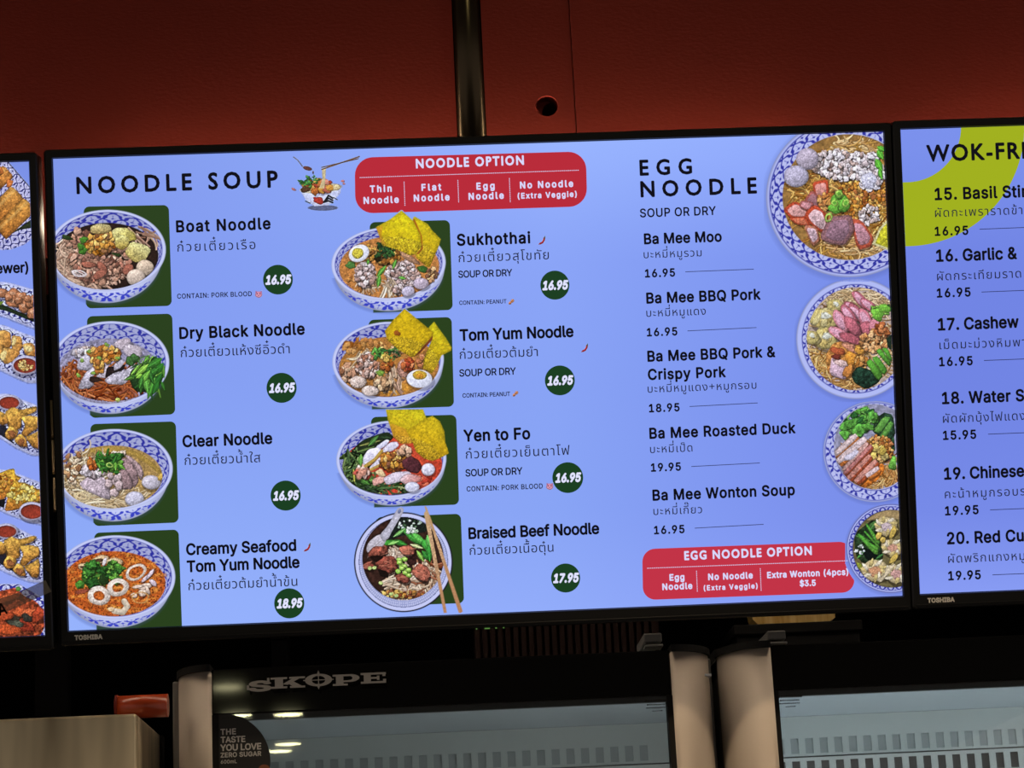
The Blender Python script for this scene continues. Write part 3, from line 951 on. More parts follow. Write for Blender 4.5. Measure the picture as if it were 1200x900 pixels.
def dish_dry(p):
    p.bowl((440, 440, 478, 340), (435, 450, 455, 402), (420, 505, 408, 265), -0.02, 14, (140, 136, 170), ph=0.0, h=1.3, lw=0.075)
    p.clip = p.cover((np.hypot(*p.norm(430, 500, 440, 262)) - 1) * 262) * (np.hypot(*p.norm(440, 440, 448, 312)) < 1)
    p.strands(190, 330, 620, 310, 130, 230, 17, [(176, 84, 38), (150, 66, 30), (196, 110, 56), (130, 54, 28)], (-0.9, 0.9), 2.6)
    p.strands(80, 130, 530, 90, 120, 190, 16, [(176, 84, 38), (196, 110, 56), (140, 62, 30)], (0.2, 2.2), 2.4)
    p.clip = None
    p.blob(540, 285, 68, 46, (186, 172, 188), 0, 0.2, 0.25, 0.25, 0.04, shadow=0.2)
    p.blob(620, 345, 88, 52, (188, 176, 192), 0.35, 0.2, 0.25, 0.25, 0.04, shadow=0.2)
    p.bits(20, 240, 350, 70, 40, 18, 34, [(196, 190, 206), (180, 160, 160)], 0.35, 1.6)
    pork = (182, 176, 198)
    p.poly([(180, 420), (240, 370), (300, 400), (310, 470), (270, 500), (170, 490)], pork, 0.3, 0.3, 0.05, rnd=2, mid=0.1)
    p.poly([(240, 520), (300, 470), (320, 520), (270, 580), (310, 610), (270, 640), (180, 650), (200, 590)], pork, 0.3, 0.3, 0.05, rnd=2, mid=0.1)
    p.poly([(400, 440), (415, 420), (430, 520), (400, 560), (330, 552), (330, 530), (385, 510)], (190, 178, 196), 0.25, 0.3, 0.05, rnd=1, mid=0.1)
    p.poly([(415, 470), (500, 470), (560, 450), (540, 500), (440, 540), (400, 560)], (40, 28, 30), 0, 0, 0.05, rnd=1)
    p.poly([(470, 450), (530, 410), (555, 430), (520, 480), (470, 500)], pork, 0.25, 0.3, 0.05, rnd=1)
    p.poly([(395, 575), (470, 520), (560, 500), (630, 450), (636, 490), (600, 560), (545, 612), (430, 605)], (184, 178, 200), 0.25, 0.25, 0.06, rnd=2, mid=0.12)
    p.poly([(275, 550), (330, 550), (380, 580), (300, 600), (270, 585)], (52, 34, 30), 0, 0, 0.05, rnd=1)
    p.bits(60, 380, 370, 130, 66, 12, 26, FRIED + [(206, 120, 44)], 0.35, 1.5)
    p.bits(26, 345, 470, 36, 50, 11, 20, FRIED, 0.35, 1.4)
    for q in ((265, 345), (210, 420), (500, 400), (410, 290), (300, 520), (350, 400), (180, 540)):
        p.blob(*q, 20, 15, (128, 168, 70), 0.4, 0.3, 0.3, 0.4, 0.05)
    # greens
    p.blob(740, 550, 125, 150, (34, 66, 32), 0.5, 0.15, 0.2, 0.3, 0.06)
    for _ in range(46):
        a = p.r.uniform(0, 6.28); q = math.sqrt(p.r.uniform(0, 1))
        p.leaf(740 + 120 * q * math.cos(a) + 30, 540 + 130 * q * math.sin(a) - 40, p.r.uniform(70, 130), p.r.uniform(16, 40), p.r.uniform(1.0, 2.9), np.array(GR[p.r.integers(4)], float) * p.r.uniform(0.7, 1.1))
    for q in ((610, 420, 50, 40, .2), (640, 400, 40, 34, 1)): p.blob(*q[:4], (60, 104, 50), q[4], 0.2, 0.3, 0.4, 0.06)
    for q in ((870, 440, 150, 60, 2.3, (46, 110, 40)), (860, 400, 160, 60, 2.6, (58, 126, 46)), (840, 470, 220, 60, 2.5, (52, 118, 42)), (860, 520, 200, 56, 2.2, (40, 100, 38)),
              (800, 560, 190, 50, 1.9, (70, 140, 50)), (740, 480, 150, 44, 1.2, (46, 106, 40)), (720, 540, 170, 52, 1.4, (88, 158, 60)), (745, 450, 150, 46, 2.4, (128, 184, 66)),
              (760, 500, 170, 50, 2.2, (104, 170, 60)), (700, 540, 120, 40, 1.8, (60, 124, 46)), (830, 590, 120, 50, 2.0, (44, 104, 40)), (650, 560, 60, 36, -0.6, (120, 176, 60))):
        p.leaf(q[0], q[1], q[2], q[3], q[4], q[5])
    p.blob(710, 415, 50, 32, (84, 130, 60), -0.5, 0.1, 0.2, 0.3, 0.04, ring=0.72)
    p.blob(500, 738, 22, 16, (176, 190, 90), 0, 0.1)


def dish_clear(p):
    p.bowl((440, 430, 478, 328), (435, 450, 455, 402), (425, 490, 408, 255), -0.02, 14, (170, 136, 78), ph=0.35, h=1.0, lw=0.09)
    p.poly([(200, 270), (420, 240), (640, 290), (800, 420), (835, 500), (700, 380), (560, 300), (300, 300)], (196, 158, 72), 0.1, 0.2, 0.03, rnd=2)
    p.strands(150, 130, 470, 110, 190, 220, 13, [(214, 192, 158), (196, 168, 128), (226, 208, 180), (176, 140, 96)], (-0.4, 1.6), 2.4)
    p.strands(110, 330, 680, 260, 55, 220, 13, [(214, 190, 150), (196, 164, 118), (224, 204, 170)], (-0.6, 0.6), 2.0)
    p.bits(26, 110, 400, 80, 130, 12, 26, [(190, 148, 106), (160, 112, 76), (216, 194, 170)], 0.35, 1.5)
    meat = (166, 138, 146)
    p.poly([(520, 310), (580, 330), (660, 400), (682, 470), (655, 520), (600, 400)], (172, 144, 150), 0.2, 0.3, 0.06, rnd=1, mid=0.1)
    p.poly([(500, 340), (560, 350), (620, 430), (640, 520), (600, 580), (560, 470), (505, 420)], (160, 130, 136), 0.2, 0.35, 0.06, rnd=2, mid=0.1)
    p.poly([(495, 420), (540, 440), (590, 520), (590, 585), (500, 590), (490, 520)], (150, 122, 128), 0.2, 0.35, 0.06, rnd=2, mid=0.1)
    p.poly([(165, 545), (240, 490), (340, 480), (400, 560), (410, 670), (350, 660), (200, 590)], (186, 168, 184), 0.2, 0.25, 0.06, rnd=1, mid=0.12)
    for q in ((430, 520, 34, 44), (470, 490, 36, 40), (480, 560, 32, 44), (440, 620, 34, 36), (395, 545, 30, 40), (410, 480, 26, 30)):
        p.blob(*q, (188, 166, 172), 0.4, 0.25, 0.3, 0.4, 0.05, shadow=0.3)
    p.bits(24, 260, 440, 90, 40, 16, 30, [(212, 202, 214), (190, 172, 182)], 0.35, 1.4)
    p.bits(22, 265, 380, 34, 40, 12, 22, [(206, 110, 50), (190, 90, 40), (214, 140, 70)], 0.35, 1.4)
    p.bits(10, 440, 312, 40, 16, 10, 18, [(196, 110, 60), (170, 80, 44)], 0.3, 1.4)
    p.bits(12, 480, 300, 50, 26, 12, 20, [(206, 186, 170)], 0.3, 1.4)
    p.herb(400, 375, 110, 55, [(44, 104, 36), (34, 84, 30), (92, 150, 52), (60, 124, 44)])
    p.blob(405, 395, 30, 20, (150, 180, 84), 0.2, 0.1, 0.1, 0.2, ring=0.6)
    for q in ((185, 650, 70, 44), (180, 650, 44, 26)): p.blob(*q, (214, 194, 150), 0.2, 0.1, 0.1, 0.1, 0.03, ring=0.75)
    p.blob(742, 535, 76, 58, (192, 186, 206), 0.1, 0.02, 0.28, 0.3, 0.03, shadow=0.3)
    p.blob(606, 668, 76, 60, (194, 192, 218), -0.1, 0.02, 0.26, 0.28, 0.03, shadow=0.3)
    p.blob(820, 490, 22, 30, (216, 176, 80), 0.6, 0.2)


def coriander(p, x, y, R, k):
    def leaf3(cx, cy, r, a, c):
        pts = []
        for t in np.linspace(0, 6.283, 37)[:-1]:
            q = r * (0.55 + 0.45 * abs(math.cos(1.5 * t)) + 0.12 * math.cos(9 * t))
            pts.append((cx + q * math.cos(t + a), cy + 0.75 * q * math.sin(t + a)))
        p.poly(np.array(pts) + (r * 0.1, r * 0.22), (20, 40, 18), 0, 0, 0.02, alpha=0.6)
        p.poly(pts, c, 0.35, 0.3, 0.06, mid=0.12)
        for j in range(3):
            b_ = a + j * 2.094
            p.strip([(cx, cy), (cx + 0.8 * r * math.cos(b_), cy + 0.6 * r * math.sin(b_))], r * 0.07, c * 1.4, 0.05)
    for i in range(k):
        a = p.r.uniform(0, 6.28); q = R * math.sqrt(p.r.uniform(0.02, 1))
        leaf3(x + q * math.cos(a), y + q * math.sin(a) * 0.62, R * p.r.uniform(0.24, 0.38), p.r.uniform(0, 6.28), np.array(GR[p.r.integers(4)], float) * p.r.uniform(0.8, 1.15))


def dish_seafood(p):
    p.bowl((440, 425, 485, 340), (440, 440, 460, 396), (425, 478, 420, 264), -0.01, 15, (196, 92, 30), ph=0.1, h=1.05, lw=0.09)
    for i in range(3): p.bits(1, 430, 200, 1, 1, 1, 2, PK)
    for k in range(230):
        a = p.r.uniform(0, 6.28); q = math.sqrt(p.r.uniform(0, 1)); c = [(222, 140, 48), (206, 110, 40), (170, 66, 24), (230, 168, 70)][p.r.integers(4)]
        p.blob(425 + 415 * q * math.cos(a), 478 + 260 * q * math.sin(a), p.r.uniform(14, 46), p.r.uniform(8, 22), c, p.r.uniform(-0.5, 0.5), 0.3, 0.1, 0.2, 0.06, alpha=0.45)
    for k in range(620):
        a = p.r.uniform(0, 6.28); q = p.r.uniform(0, 1) ** 0.35
        p.blob(425 + 415 * q * math.cos(a), 478 + 260 * q * math.sin(a), p.r.uniform(4, 9), p.r.uniform(3, 6), [(120, 44, 18), (150, 56, 20), (90, 36, 16)][p.r.integers(3)], p.r.uniform(0, 3), 0.2, 0, 0, 0, alpha=0.7)
    mush = (214, 182, 140)
    for q in ((320, 280, 66, 34, -0.2), (430, 300, 74, 30, 0.05), (205, 340, 76, 28, 0.1)):
        p.blob(*q[:4], mush, q[4], 0.12, 0.3, 0.35, 0.05, shadow=0.4)
        p.blob(q[0] - 10, q[1] + 8, q[2] * 0.6, q[3] * 0.45, (90, 62, 44), q[4], 0.2, 0.1, 0.2, 0.05)
    p.blob(350, 300, 14, 40, (206, 196, 206), 0.3, 0.1)
    for pts in (((160, 420), (210, 380), (270, 370), (300, 430), (260, 490), (190, 480)), ((110, 480), (150, 445), (190, 470), (180, 515), (130, 520)),
                ((275, 310), (310, 300), (330, 360), (390, 400), (380, 440), (300, 430)), ((370, 320), (430, 295), (490, 330), (480, 400), (420, 410), (370, 390))):
        p.poly(pts, (70, 130, 44), 0.25, 0.3, 0.07, rnd=1, mid=0.25)
    coriander(p, 300, 400, 165, 16)
    coriander(p, 430, 345, 80, 8)
    p.blob(345, 450, 50, 34, (34, 60, 26), 0.2, 0.3)
    for q in ((605, 385, 92, 60, -0.5, 0.72), (458, 508, 88, 74, -0.15, 0.52), (305, 575, 92, 78, 0.05, 0.50)):
        p.blob(*q[:4], (218, 204, 196), q[4], 0.05, 0.18, 0.2, 0.04, ring=q[5])
    for q in ((700, 420, 70, 16, -0.7), (720, 400, 50, 14, -0.9), (680, 500, 60, 22, -0.3), (745, 470, 40, 18, 0.8), (620, 500, 50, 12, -0.2), (660, 550, 36, 30, 0), (590, 572, 26, 20, 0), (700, 530, 40, 14, 1.2)):
        p.blob(*q[:4], (204, 186, 204) if q[1] < 480 else (216, 190, 176), q[4], 0.15, 0.25, 0.3, 0.05, shadow=0.3)
    p.blob(640, 590, 76, 46, (216, 160, 90), 0, 0.1, 0.1, 0.2, 0.05, ring=0.82)
    p.strip([(430, 700), (500, 710), (535, 660), (510, 620)], 46, (222, 206, 184), 0.35)
    p.blob(405, 685, 26, 20, (222, 190, 150), 0, 0.2)
    p.blob(170, 540, 70, 16, (150, 70, 50), -0.2, 0.2)


def dish_sukhothai(p):
    p.bowl((487, 470, 457, 292), (490, 500, 445, 350), (492, 500, 400, 245), -0.04, 15, (190, 122, 60), ph=0.1, h=1.2, lw=0.09)
    p.bits(40, 250, 640, 140, 70, 10, 20, [(206, 142, 78), (180, 110, 52)], 0.3, 2, shadow=0)
    p.strands(40, 300, 600, 90, 60, 120, 10, [(206, 178, 150), (190, 150, 116)], (0.3, 1.8), 1.0)
    p.bits(170, 300, 560, 75, 95, 10, 20, MINCE, 0.35, 1.5)
    p.bits(210, 600, 560, 130, 110, 10, 20, MINCE, 0.35, 1.5)
    p.strands(26, 490, 640, 50, 60, 130, 13, [(214, 198, 176), (180, 156, 130)], (1.0, 2.0), 0.8)
    p.bits(16, 560, 680, 40, 30, 12, 20, MINCE, 0.3, 1.3)
    p.poly([(560, 380), (620, 370), (720, 450), (740, 480), (660, 460), (600, 420)], (176, 130, 100), 0.2, 0.3, 0.06, rnd=1)
    p.bits(60, 450, 400, 120, 70, 13, 26, [(196, 140, 60), (150, 96, 40), (90, 64, 34), (214, 170, 90), (60, 50, 30)], 0.35, 1.5)
    p.bits(30, 340, 380, 40, 60, 12, 22, [(206, 150, 66), (180, 120, 60)], 0.35, 1.4)
    p.clip = None
    p.herb(460, 360, 85, 30, [(40, 80, 40), (54, 100, 44), (30, 62, 34)])
    for q in ((395, 575, 120, 40, -0.9), (400, 660, 110, 40, -1.4), (520, 510, 80, 34, -1.2), (320, 480, 50, 26, -1.5), (570, 580, 60, 30, 0.2)):
        p.leaf(*q, (86, 150, 56))
    p.blob(760, 515, 44, 28, (56, 104, 40), 0.1, 0.15)
    p.blob(185, 482, 44, 28, (78, 130, 60), 0.1, 0.25)
    p.bits(22, 830, 560, 40, 60, 10, 18, [(214, 170, 120), (120, 80, 60), (190, 140, 96)], 0.3, 1.3)
    p.egg(250, 388, 84, 66, -0.45, (240, 388), (48, 42), (206, 190, 60))
    p.crisp([(680, 110), (694, 92), (800, 155), (830, 200), (905, 275), (885, 340), (850, 420), (815, 500), (790, 495), (710, 425), (690, 380)], (190, 150, 26), (212, 200, 30), 50)
    p.strip([(690, 120), (745, 250), (755, 350), (720, 390)], 14, (170, 96, 24), 0.2)
    p.crisp([(385, 180), (500, 115), (590, 45), (680, 125), (742, 240), (752, 330), (690, 398), (655, 405), (560, 360), (440, 325), (415, 250)], (200, 166, 24), (216, 208, 30), 90)
    p.poly([(385, 180), (440, 165), (430, 240), (470, 330), (430, 315), (410, 250)], (206, 140, 40), 0.1, 0.2, 0.06, alpha=0.6)
    p.blob(745, 630, 62, 46, (188, 172, 196), 0, 0.02, 0.25, 0.28, 0.04, shadow=0.35)
    p.blob(642, 692, 52, 42, (184, 176, 206), -0.2, 0.02, 0.25, 0.28, 0.04, shadow=0.35)


def dish_tomyum(p):
    p.bowl((483, 440, 446, 310), (487, 466, 436, 354), (490, 490, 400, 240), -0.05, 15, (176, 116, 52), ph=0.3, h=1.2, lw=0.09)
    p.bits(60, 300, 330, 180, 60, 10, 22, [(190, 130, 66), (160, 100, 44), (206, 150, 84)], 0.3, 2.2, shadow=0)
    p.poly([(420, 700), (560, 620), (700, 640), (640, 690), (520, 730)], (206, 140, 50), 0.1, 0.1, 0.04, rnd=2)
    p.bits(50, 150, 540, 60, 60, 14, 30, [(190, 140, 110), (206, 170, 144), (160, 106, 76)], 0.35, 1.5)
    p.strands(30, 300, 430, 70, 90, 150, 13, [(214, 192, 160), (200, 170, 136)], (0.8, 2.4), 2.2)
    p.bits(150, 320, 480, 80, 95, 11, 21, [(200, 168, 160), (216, 190, 184), (180, 140, 128), (176, 120, 96)], 0.35, 1.5)
    p.strands(40, 520, 560, 70, 90, 150, 16, [(214, 188, 160), (190, 156, 130), (166, 126, 104)], (1.0, 2.0), 1.0)
    p.poly([(560, 470), (600, 430), (690, 440), (690, 500), (640, 570), (570, 570)], (170, 124, 110), 0.2, 0.3, 0.06, rnd=1, mid=0.2)
    p.bits(24, 640, 480, 40, 45, 12, 24, [(190, 84, 44), (206, 110, 60), (160, 60, 36)], 0.35, 1.5)
    p.bits(26, 470, 480, 50, 40, 11, 20, [(196, 124, 44), (170, 90, 40)], 0.35, 1.4)
    p.bits(26, 440, 620, 50, 50, 14, 30, [(186, 144, 106), (200, 166, 130)], 0.35, 1.5)
    p.bits(30, 560, 350, 40, 50, 9, 18, [(200, 150, 100), (216, 180, 140)], 0.3, 1.4)
    p.bits(20, 780, 450, 60, 60, 10, 20, [(176, 106, 66), (206, 140, 96)], 0.3, 1.4)
    p.clip = None
    p.herb(425, 380, 70, 24, [(70, 130, 50), (96, 160, 66), (46, 96, 44)])
    p.herb(520, 385, 55, 16, [(50, 100, 50), (36, 80, 44), (80, 140, 60)])
    p.bits(10, 460, 410, 30, 30, 10, 20, [(206, 170, 80)], 0.3, 1.6)
    p.blob(420, 540, 36, 22, (120, 160, 60), 0.4, 0.3)
    p.crisp([(850, 128), (900, 200), (945, 260), (990, 335), (985, 362), (910, 400), (870, 490), (830, 545), (760, 500), (770, 420), (830, 280), (800, 185)], (190, 152, 26), (212, 204, 34), 60)
    p.crisp([(615, 25), (660, 62), (740, 130), (845, 215), (840, 250), (770, 320), (690, 412), (660, 410), (560, 350), (480, 280), (455, 205), (520, 120)], (196, 158, 24), (208, 180, 26), 110)
    p.blob(555, 222, 26, 22, (150, 84, 30), 0.4, 0.2)
    p.poly([(690, 412), (840, 240), (835, 275), (740, 380)], (120, 60, 30), 0, 0, 0.03)
    p.egg(733, 586, 102, 72, 0.05, (735, 556), (56, 38), (212, 170, 50))
    p.blob(735, 562, 34, 20, (206, 140, 40), 0, 0.1, 0.1, 0.2)
    p.blob(243, 612, 64, 50, (206, 186, 180), 0, 0.05, 0.28, 0.3, 0.06, shadow=0.35)
    p.blob(340, 682, 68, 42, (210, 192, 188), 0.1, 0.05, 0.28, 0.3, 0.06, shadow=0.35)


def dish_yentofo(p):
    p.bowl((482, 438, 440, 308), (486, 462, 428, 346), (490, 486, 398, 236), -0.04, 15, (198, 62, 40), ph=0.15, h=1.2, lw=0.09)
    p.poly([(90, 480), (240, 300), (440, 230), (500, 280), (300, 400), (260, 560), (420, 690), (300, 700), (140, 620)], (32, 46, 28), 0.1, 0.1, 0.1, rnd=2)
    p.strands(110, 170, 500, 90, 170, 160, 15, [(60, 92, 48), (84, 116, 60), (40, 64, 36), (110, 134, 70), (36, 50, 32)], (0.2, 2.6), 1.6)
    p.strands(60, 400, 670, 190, 45, 130, 14, [(60, 92, 52), (84, 120, 66), (40, 62, 38), (140, 150, 96)], (-1.2, 1.0), 1.6)
    for q in ((230, 330, 190, 26, -0.25, (110, 116, 60)), (210, 380, 160, 24, -0.3, (84, 110, 56)), (300, 330, 120, 40, -0.8, (70, 120, 54)), (400, 260, 90, 34, 0.1, (40, 60, 36)),
              (180, 520, 110, 24, 1.5, (150, 150, 60)), (240, 400, 110, 50, 1.6, (90, 146, 60)), (220, 580, 120, 50, 0.6, (70, 124, 50)), (300, 560, 90, 46, 1.0, (96, 150, 66))):
        p.leaf(*q)
    p.poly([(540, 310), (640, 330), (760, 460), (820, 540), (790, 620), (700, 660), (690, 470), (600, 380)], (206, 70, 44), 0.1, 0.1, 0.04, rnd=2)
    p.bits(10, 750, 600, 60, 40, 16, 30, [(216, 100, 70), (196, 60, 44)], 0.3, 1.5, shadow=0)
    p.bits(14, 260, 540, 60, 30, 18, 34, [(214, 150, 130), (196, 80, 66), (226, 190, 180)], 0.3, 1.6)
    p.poly([(330, 600), (400, 570), (460, 600), (400, 630), (340, 650)], (220, 160, 150), 0.2, 0.3, 0.05, rnd=1)
    wh = (214, 210, 238)
    p.poly([(355, 340), (440, 280), (465, 290), (440, 330), (385, 360)], (206, 206, 240), 0.2, 0.25, 0.02, rnd=2)
    p.poly([(400, 370), (470, 305), (525, 300), (540, 330), (490, 370), (420, 385)], wh, 0.2, 0.2, 0.02, rnd=2)
    p.poly([(260, 420), (300, 360), (380, 345), (400, 370), (350, 440), (290, 490), (258, 480)], wh, 0.2, 0.2, 0.02, rnd=2)
    p.strip([(275, 492), (350, 440), (405, 372)], 26, (204, 164, 70), 0.3)
    p.poly([(310, 500), (370, 440), (440, 380), (450, 420), (380, 490), (320, 520)], (214, 208, 232), 0.2, 0.2, 0.02, rnd=1)
    p.strip([(320, 520), (400, 480), (450, 420)], 24, (206, 166, 80), 0.3)
    p.poly([(350, 540), (400, 510), (440, 570), (400, 580)], (226, 196, 150), 0.2, 0.3, 0.04, rnd=1)
    p.bits(95, 510, 450, 110, 75, 12, 24, FRIED + [(150, 84, 40), (110, 60, 36)], 0.35, 1.5)
    p.bits(10, 590, 370, 40, 30, 16, 28, [(216, 170, 140), (226, 190, 170)], 0.3, 1.5)
    p.poly([(570, 450), (640, 415), (700, 450), (725, 500), (690, 550), (620, 535), (575, 500)], (84, 40, 48), 0.2, 0.2, 0.05, rnd=1, mid=0.15)
    p.poly([(420, 590), (500, 545), (610, 535), (640, 560), (560, 610), (450, 640)], (214, 202, 226), 0.2, 0.25, 0.03, rnd=1)
    p.poly([(545, 600), (600, 555), (660, 560), (722, 580), (700, 620), (600, 640)], (218, 200, 216), 0.2, 0.3, 0.03, grad=((214, 120, 110), 0.8, 0.5), rnd=1)
    p.clip = None
    p.blob(776, 520, 54, 50, (216, 214, 240), 0, 0, 0.2, 0.3, 0.02, shadow=0.2)
    p.blob(648, 660, 58, 42, (212, 214, 244), 0, 0, 0.2, 0.3, 0.02, shadow=0.3)
    p.crisp([(437, 40), (735, 38), (760, 105), (770, 200), (640, 310), (560, 312), (500, 260), (455, 130)], (196, 158, 30), (204, 196, 36), 100)
    p.poly([(470, 150), (600, 200), (650, 260), (640, 312), (560, 316), (500, 262)], (206, 130, 50), 0.05, 0.1, 0.07, alpha=0.45, rnd=1)
    p.crisp([(600, 210), (680, 160), (770, 105), (810, 92), (870, 135), (905, 215), (912, 300), (942, 390), (880, 425), (810, 452), (740, 430), (680, 380), (650, 300)], (198, 152, 26), (206, 184, 34), 110)


def dish_beef(p):
    al = (slice(None), slice(None))
    for r_, c in ((1.0, (24, 22, 34)), (0.975, (196, 202, 246)), (0.90, (150, 158, 206))):
        u, v = p.norm(415, 468, 382 * r_, 387 * r_); r = np.hypot(u, v)
        p.put(al, p.cover((r - 1) * 380), np.array(c, float) * np.ones(r.shape + (1,)))
    u, v = p.norm(415, 468, 382, 387); r = np.hypot(u, v); th = np.arctan2(v, u)
    hat = (np.abs(((th * 130 / 6.2832) % 1) - 0.5) < 0.3) * 1.0
    rows = (np.abs(((r - 0.74) / 0.052) % 1 - 0.5) < 0.34)
    p.put(al, 0.75 * hat * rows * (r < 0.895) * (r > 0.74), np.array((206, 210, 246), float) * np.ones(r.shape + (1,)))
    p.put(al, 0.8 * (np.abs(r - 0.90) < 0.006), np.array((70, 76, 120), float) * np.ones(r.shape + (1,)))
    f = p.cover((np.hypot(*p.norm(412, 440, 315, 322)) - 1) * 315)
    p.put(al, f, np.array((58, 34, 28), float) * (1 + 0.2 * p.nm)[..., None])
    p.clip = f; p.food = f
    p.poly([(330, 130), (450, 110), (580, 150), (600, 230), (400, 260), (300, 300)], (26, 34, 30), 0, 0, 0.1, rnd=2)
    p.bits(20, 470, 180, 110, 40, 6, 14, [(150, 170, 160), (60, 90, 60), (190, 200, 210)], 0.3, 1.6, shadow=0)
    p.strands(120, 430, 660, 220, 90, 240, 15, [(214, 190, 166), (196, 164, 140), (170, 124, 96), (226, 206, 186)], (-0.8, 0.8), 3.0)
    p.strands(60, 610, 560, 70, 120, 190, 15, [(214, 190, 166), (190, 150, 120), (160, 90, 60)], (0.6, 2.2), 2.6)
    p.strands(30, 330, 390, 60, 50, 140, 14, [(214, 196, 180), (196, 170, 150)], (0.4, 1.6), 1.8)
    p.bits(40, 420, 720, 180, 26, 10, 20, [(190, 130, 60), (206, 170, 90), (140, 70, 40)], 0.3, 1.4)
    for q in ((240, 320, 150, 44, -0.05, (60, 150, 50)), (330, 300, 130, 44, 0.3, (50, 130, 46)), (400, 210, 150, 50, 0.5, (64, 150, 54)), (430, 240, 190, 54, 0.6, (56, 140, 50)), (480, 240, 160, 50, 0.7, (84, 170, 70)),
              (340, 270, 120, 30, -0.6, (110, 170, 90)), (560, 290, 130, 60, 1.0, (60, 156, 56)), (600, 260, 150, 56, 1.3, (90, 176, 80)), (560, 380, 110, 50, 0.9, (46, 120, 44)), (610, 330, 150, 50, 1.5, (50, 136, 50)), (470, 330, 110, 30, 0.3, (176, 190, 130)), (520, 380, 110, 34, 1.0, (120, 170, 70)), (300, 330, 90, 30, -0.3, (120, 180, 90))):
        p.leaf(*q)
    p.bits(14, 480, 220, 60, 20, 8, 14, [(206, 214, 216), (170, 200, 170)], 0.3, 1.8, shadow=0)
    beef = [(150, 78, 62), (128, 62, 50), (166, 92, 74)]
    for pts in (((140, 380), (200, 335), (280, 340), (290, 390), (230, 420), (150, 410)), ((200, 480), (240, 430), (330, 420), (370, 470), (360, 530), (290, 560), (220, 520)), ((95, 490), (150, 460), (190, 490), (170, 530), (110, 520)),
                ((375, 360), (450, 335), (500, 360), (495, 410), (420, 410)), ((480, 540), (530, 480), (600, 500), (622, 560), (590, 630), (520, 590)), ((350, 575), (420, 555), (470, 600), (440, 635), (370, 610))):
        q = np.array(pts, float); m_ = q.mean(0)
        p.poly(q + (8, 18), (30, 16, 14), 0, 0, 0.03, alpha=0.7, rnd=1)
        p.poly(q, beef[p.r.integers(3)], 0.3, 0.35, 0.08, rnd=1, mid=0.3)
        for k in range(5):
            a = p.r.uniform(-0.6, 0.6); x, y = m_ + p.r.normal(0, 22, 2)
            p.strip([(x - 26, y - 10 * a), (x + 26, y + 26 * a)], 7, (196, 120, 96), 0.3, alpha=0.7)
    p.poly([(150, 420), (220, 410), (260, 430), (200, 470)], (28, 16, 14), 0, 0, 0.05, rnd=1)
    p.poly([(215, 520), (290, 540), (300, 590), (240, 580)], (26, 16, 14), 0, 0, 0.05, rnd=1)
    p.poly([(430, 420), (510, 430), (520, 480), (460, 500)], (52, 28, 26), 0, 0, 0.1, rnd=1, mid=0.3)
    for x, y in ((385, 450), (425, 445), (400, 490), (385, 470), (425, 500), (375, 540), (430, 550), (455, 530), (405, 515), (458, 570)):
        p.blob(x, y, 22, 18, (140, 196, 70), 0.2, 0.1, 0.3, 0.3, 0.04, shadow=0.3); p.blob(x, y - 4, 11, 8, (190, 224, 120), 0, 0, 0, 0.1)
    for x, y in ((155, 515), (190, 512), (240, 630), (320, 715), (360, 728)): p.blob(x, y, 17, 14, (176, 200, 120), 0, 0.1, 0.3, 0.3)
    p.clip = None
    # spoon
    p.blob(205, 325, 92, 50, (186, 180, 196), -0.75, 0.05, 0.25, 0.25, 0.02)
    p.poly([(150, 390), (215, 320), (300, 270), (250, 300), (180, 360), (138, 440)], (150, 140, 140), 0.1, 0.1, 0.02, alpha=0.6, rnd=1)
    p.poly([(238, 250), (300, 180), (365, 60), (395, 48), (414, 65), (405, 95), (330, 220), (300, 280), (262, 300)], (190, 188, 210), 0.1, 0.25, 0.02, rnd=1)
    p.blob(384, 74, 12, 18, (110, 120, 160), 0.4)
    p.clip = f
    p.poly([(140, 400), (190, 345), (280, 350), (285, 395), (220, 420), (150, 430)], (140, 72, 58), 0.3, 0.35, 0.08, rnd=1, mid=0.3)
    p.poly([(150, 425), (220, 415), (262, 430), (200, 470)], (30, 16, 14), 0, 0, 0.05, rnd=1)
    p.clip = None
    # chopsticks
    p.poly([(578, 35), (590, 35), (625, 120), (875, 850), (858, 862), (844, 860)], (216, 176, 128), 0.0, 0.15, 0.03, grad=((206, 146, 104), 0, 1))
    p.poly([(574, 90), (600, 50), (610, 110), (752, 860), (728, 862)], (222, 184, 140), 0.0, 0.15, 0.03, grad=((208, 150, 108), 0, 1))


def plate_rings(p, c, a, b, rings, N, t0, t1, h, food, soupcol, lw=0.09):
    """round patterned plate seen from above"""
    al = (slice(None), slice(None))
    sh = np.clip(1 - (np.hypot(*p.norm(c[0] - 4, c[1] + 12, a, b)) - 1) / 0.06, 0, 1) * 0.22
    p.put(al, sh, np.array((74, 86, 150), float) * np.ones(sh.shape + (1,)))
    u, v = p.norm(*c, a, b); r = np.hypot(u, v)
    p.put(al, p.cover((r - 1) * b), np.array((176, 186, 244), float) * (1 - 0.25 * np.clip((r - 0.97) / 0.03, 0, 1))[..., None])
    p.put(al, p.cover((r - t1) * b), np.array((184, 190, 238), float) * np.ones(r.shape + (1,)))
    t = np.clip((r - t0) / (t1 - t0), 0, 1)
    p.lattice(al, np.arctan2(v, u), t, N, h, (r < t1) * (r > t0) * 1.0, lw=lw)
    for q in rings:
        p.put(al, 0.75 * p.cover((np.abs(r - q) - 0.008) * b), np.array((58, 62, 150), float) * np.ones(r.shape + (1,)))
    m = p.cover((np.hypot(*p.norm(*food)) - 1) * food[3])
    p.put(al, m, np.array(soupcol, float) * (1 + 0.12 * p.nm)[..., None])
    p.clip = m; p.food = m


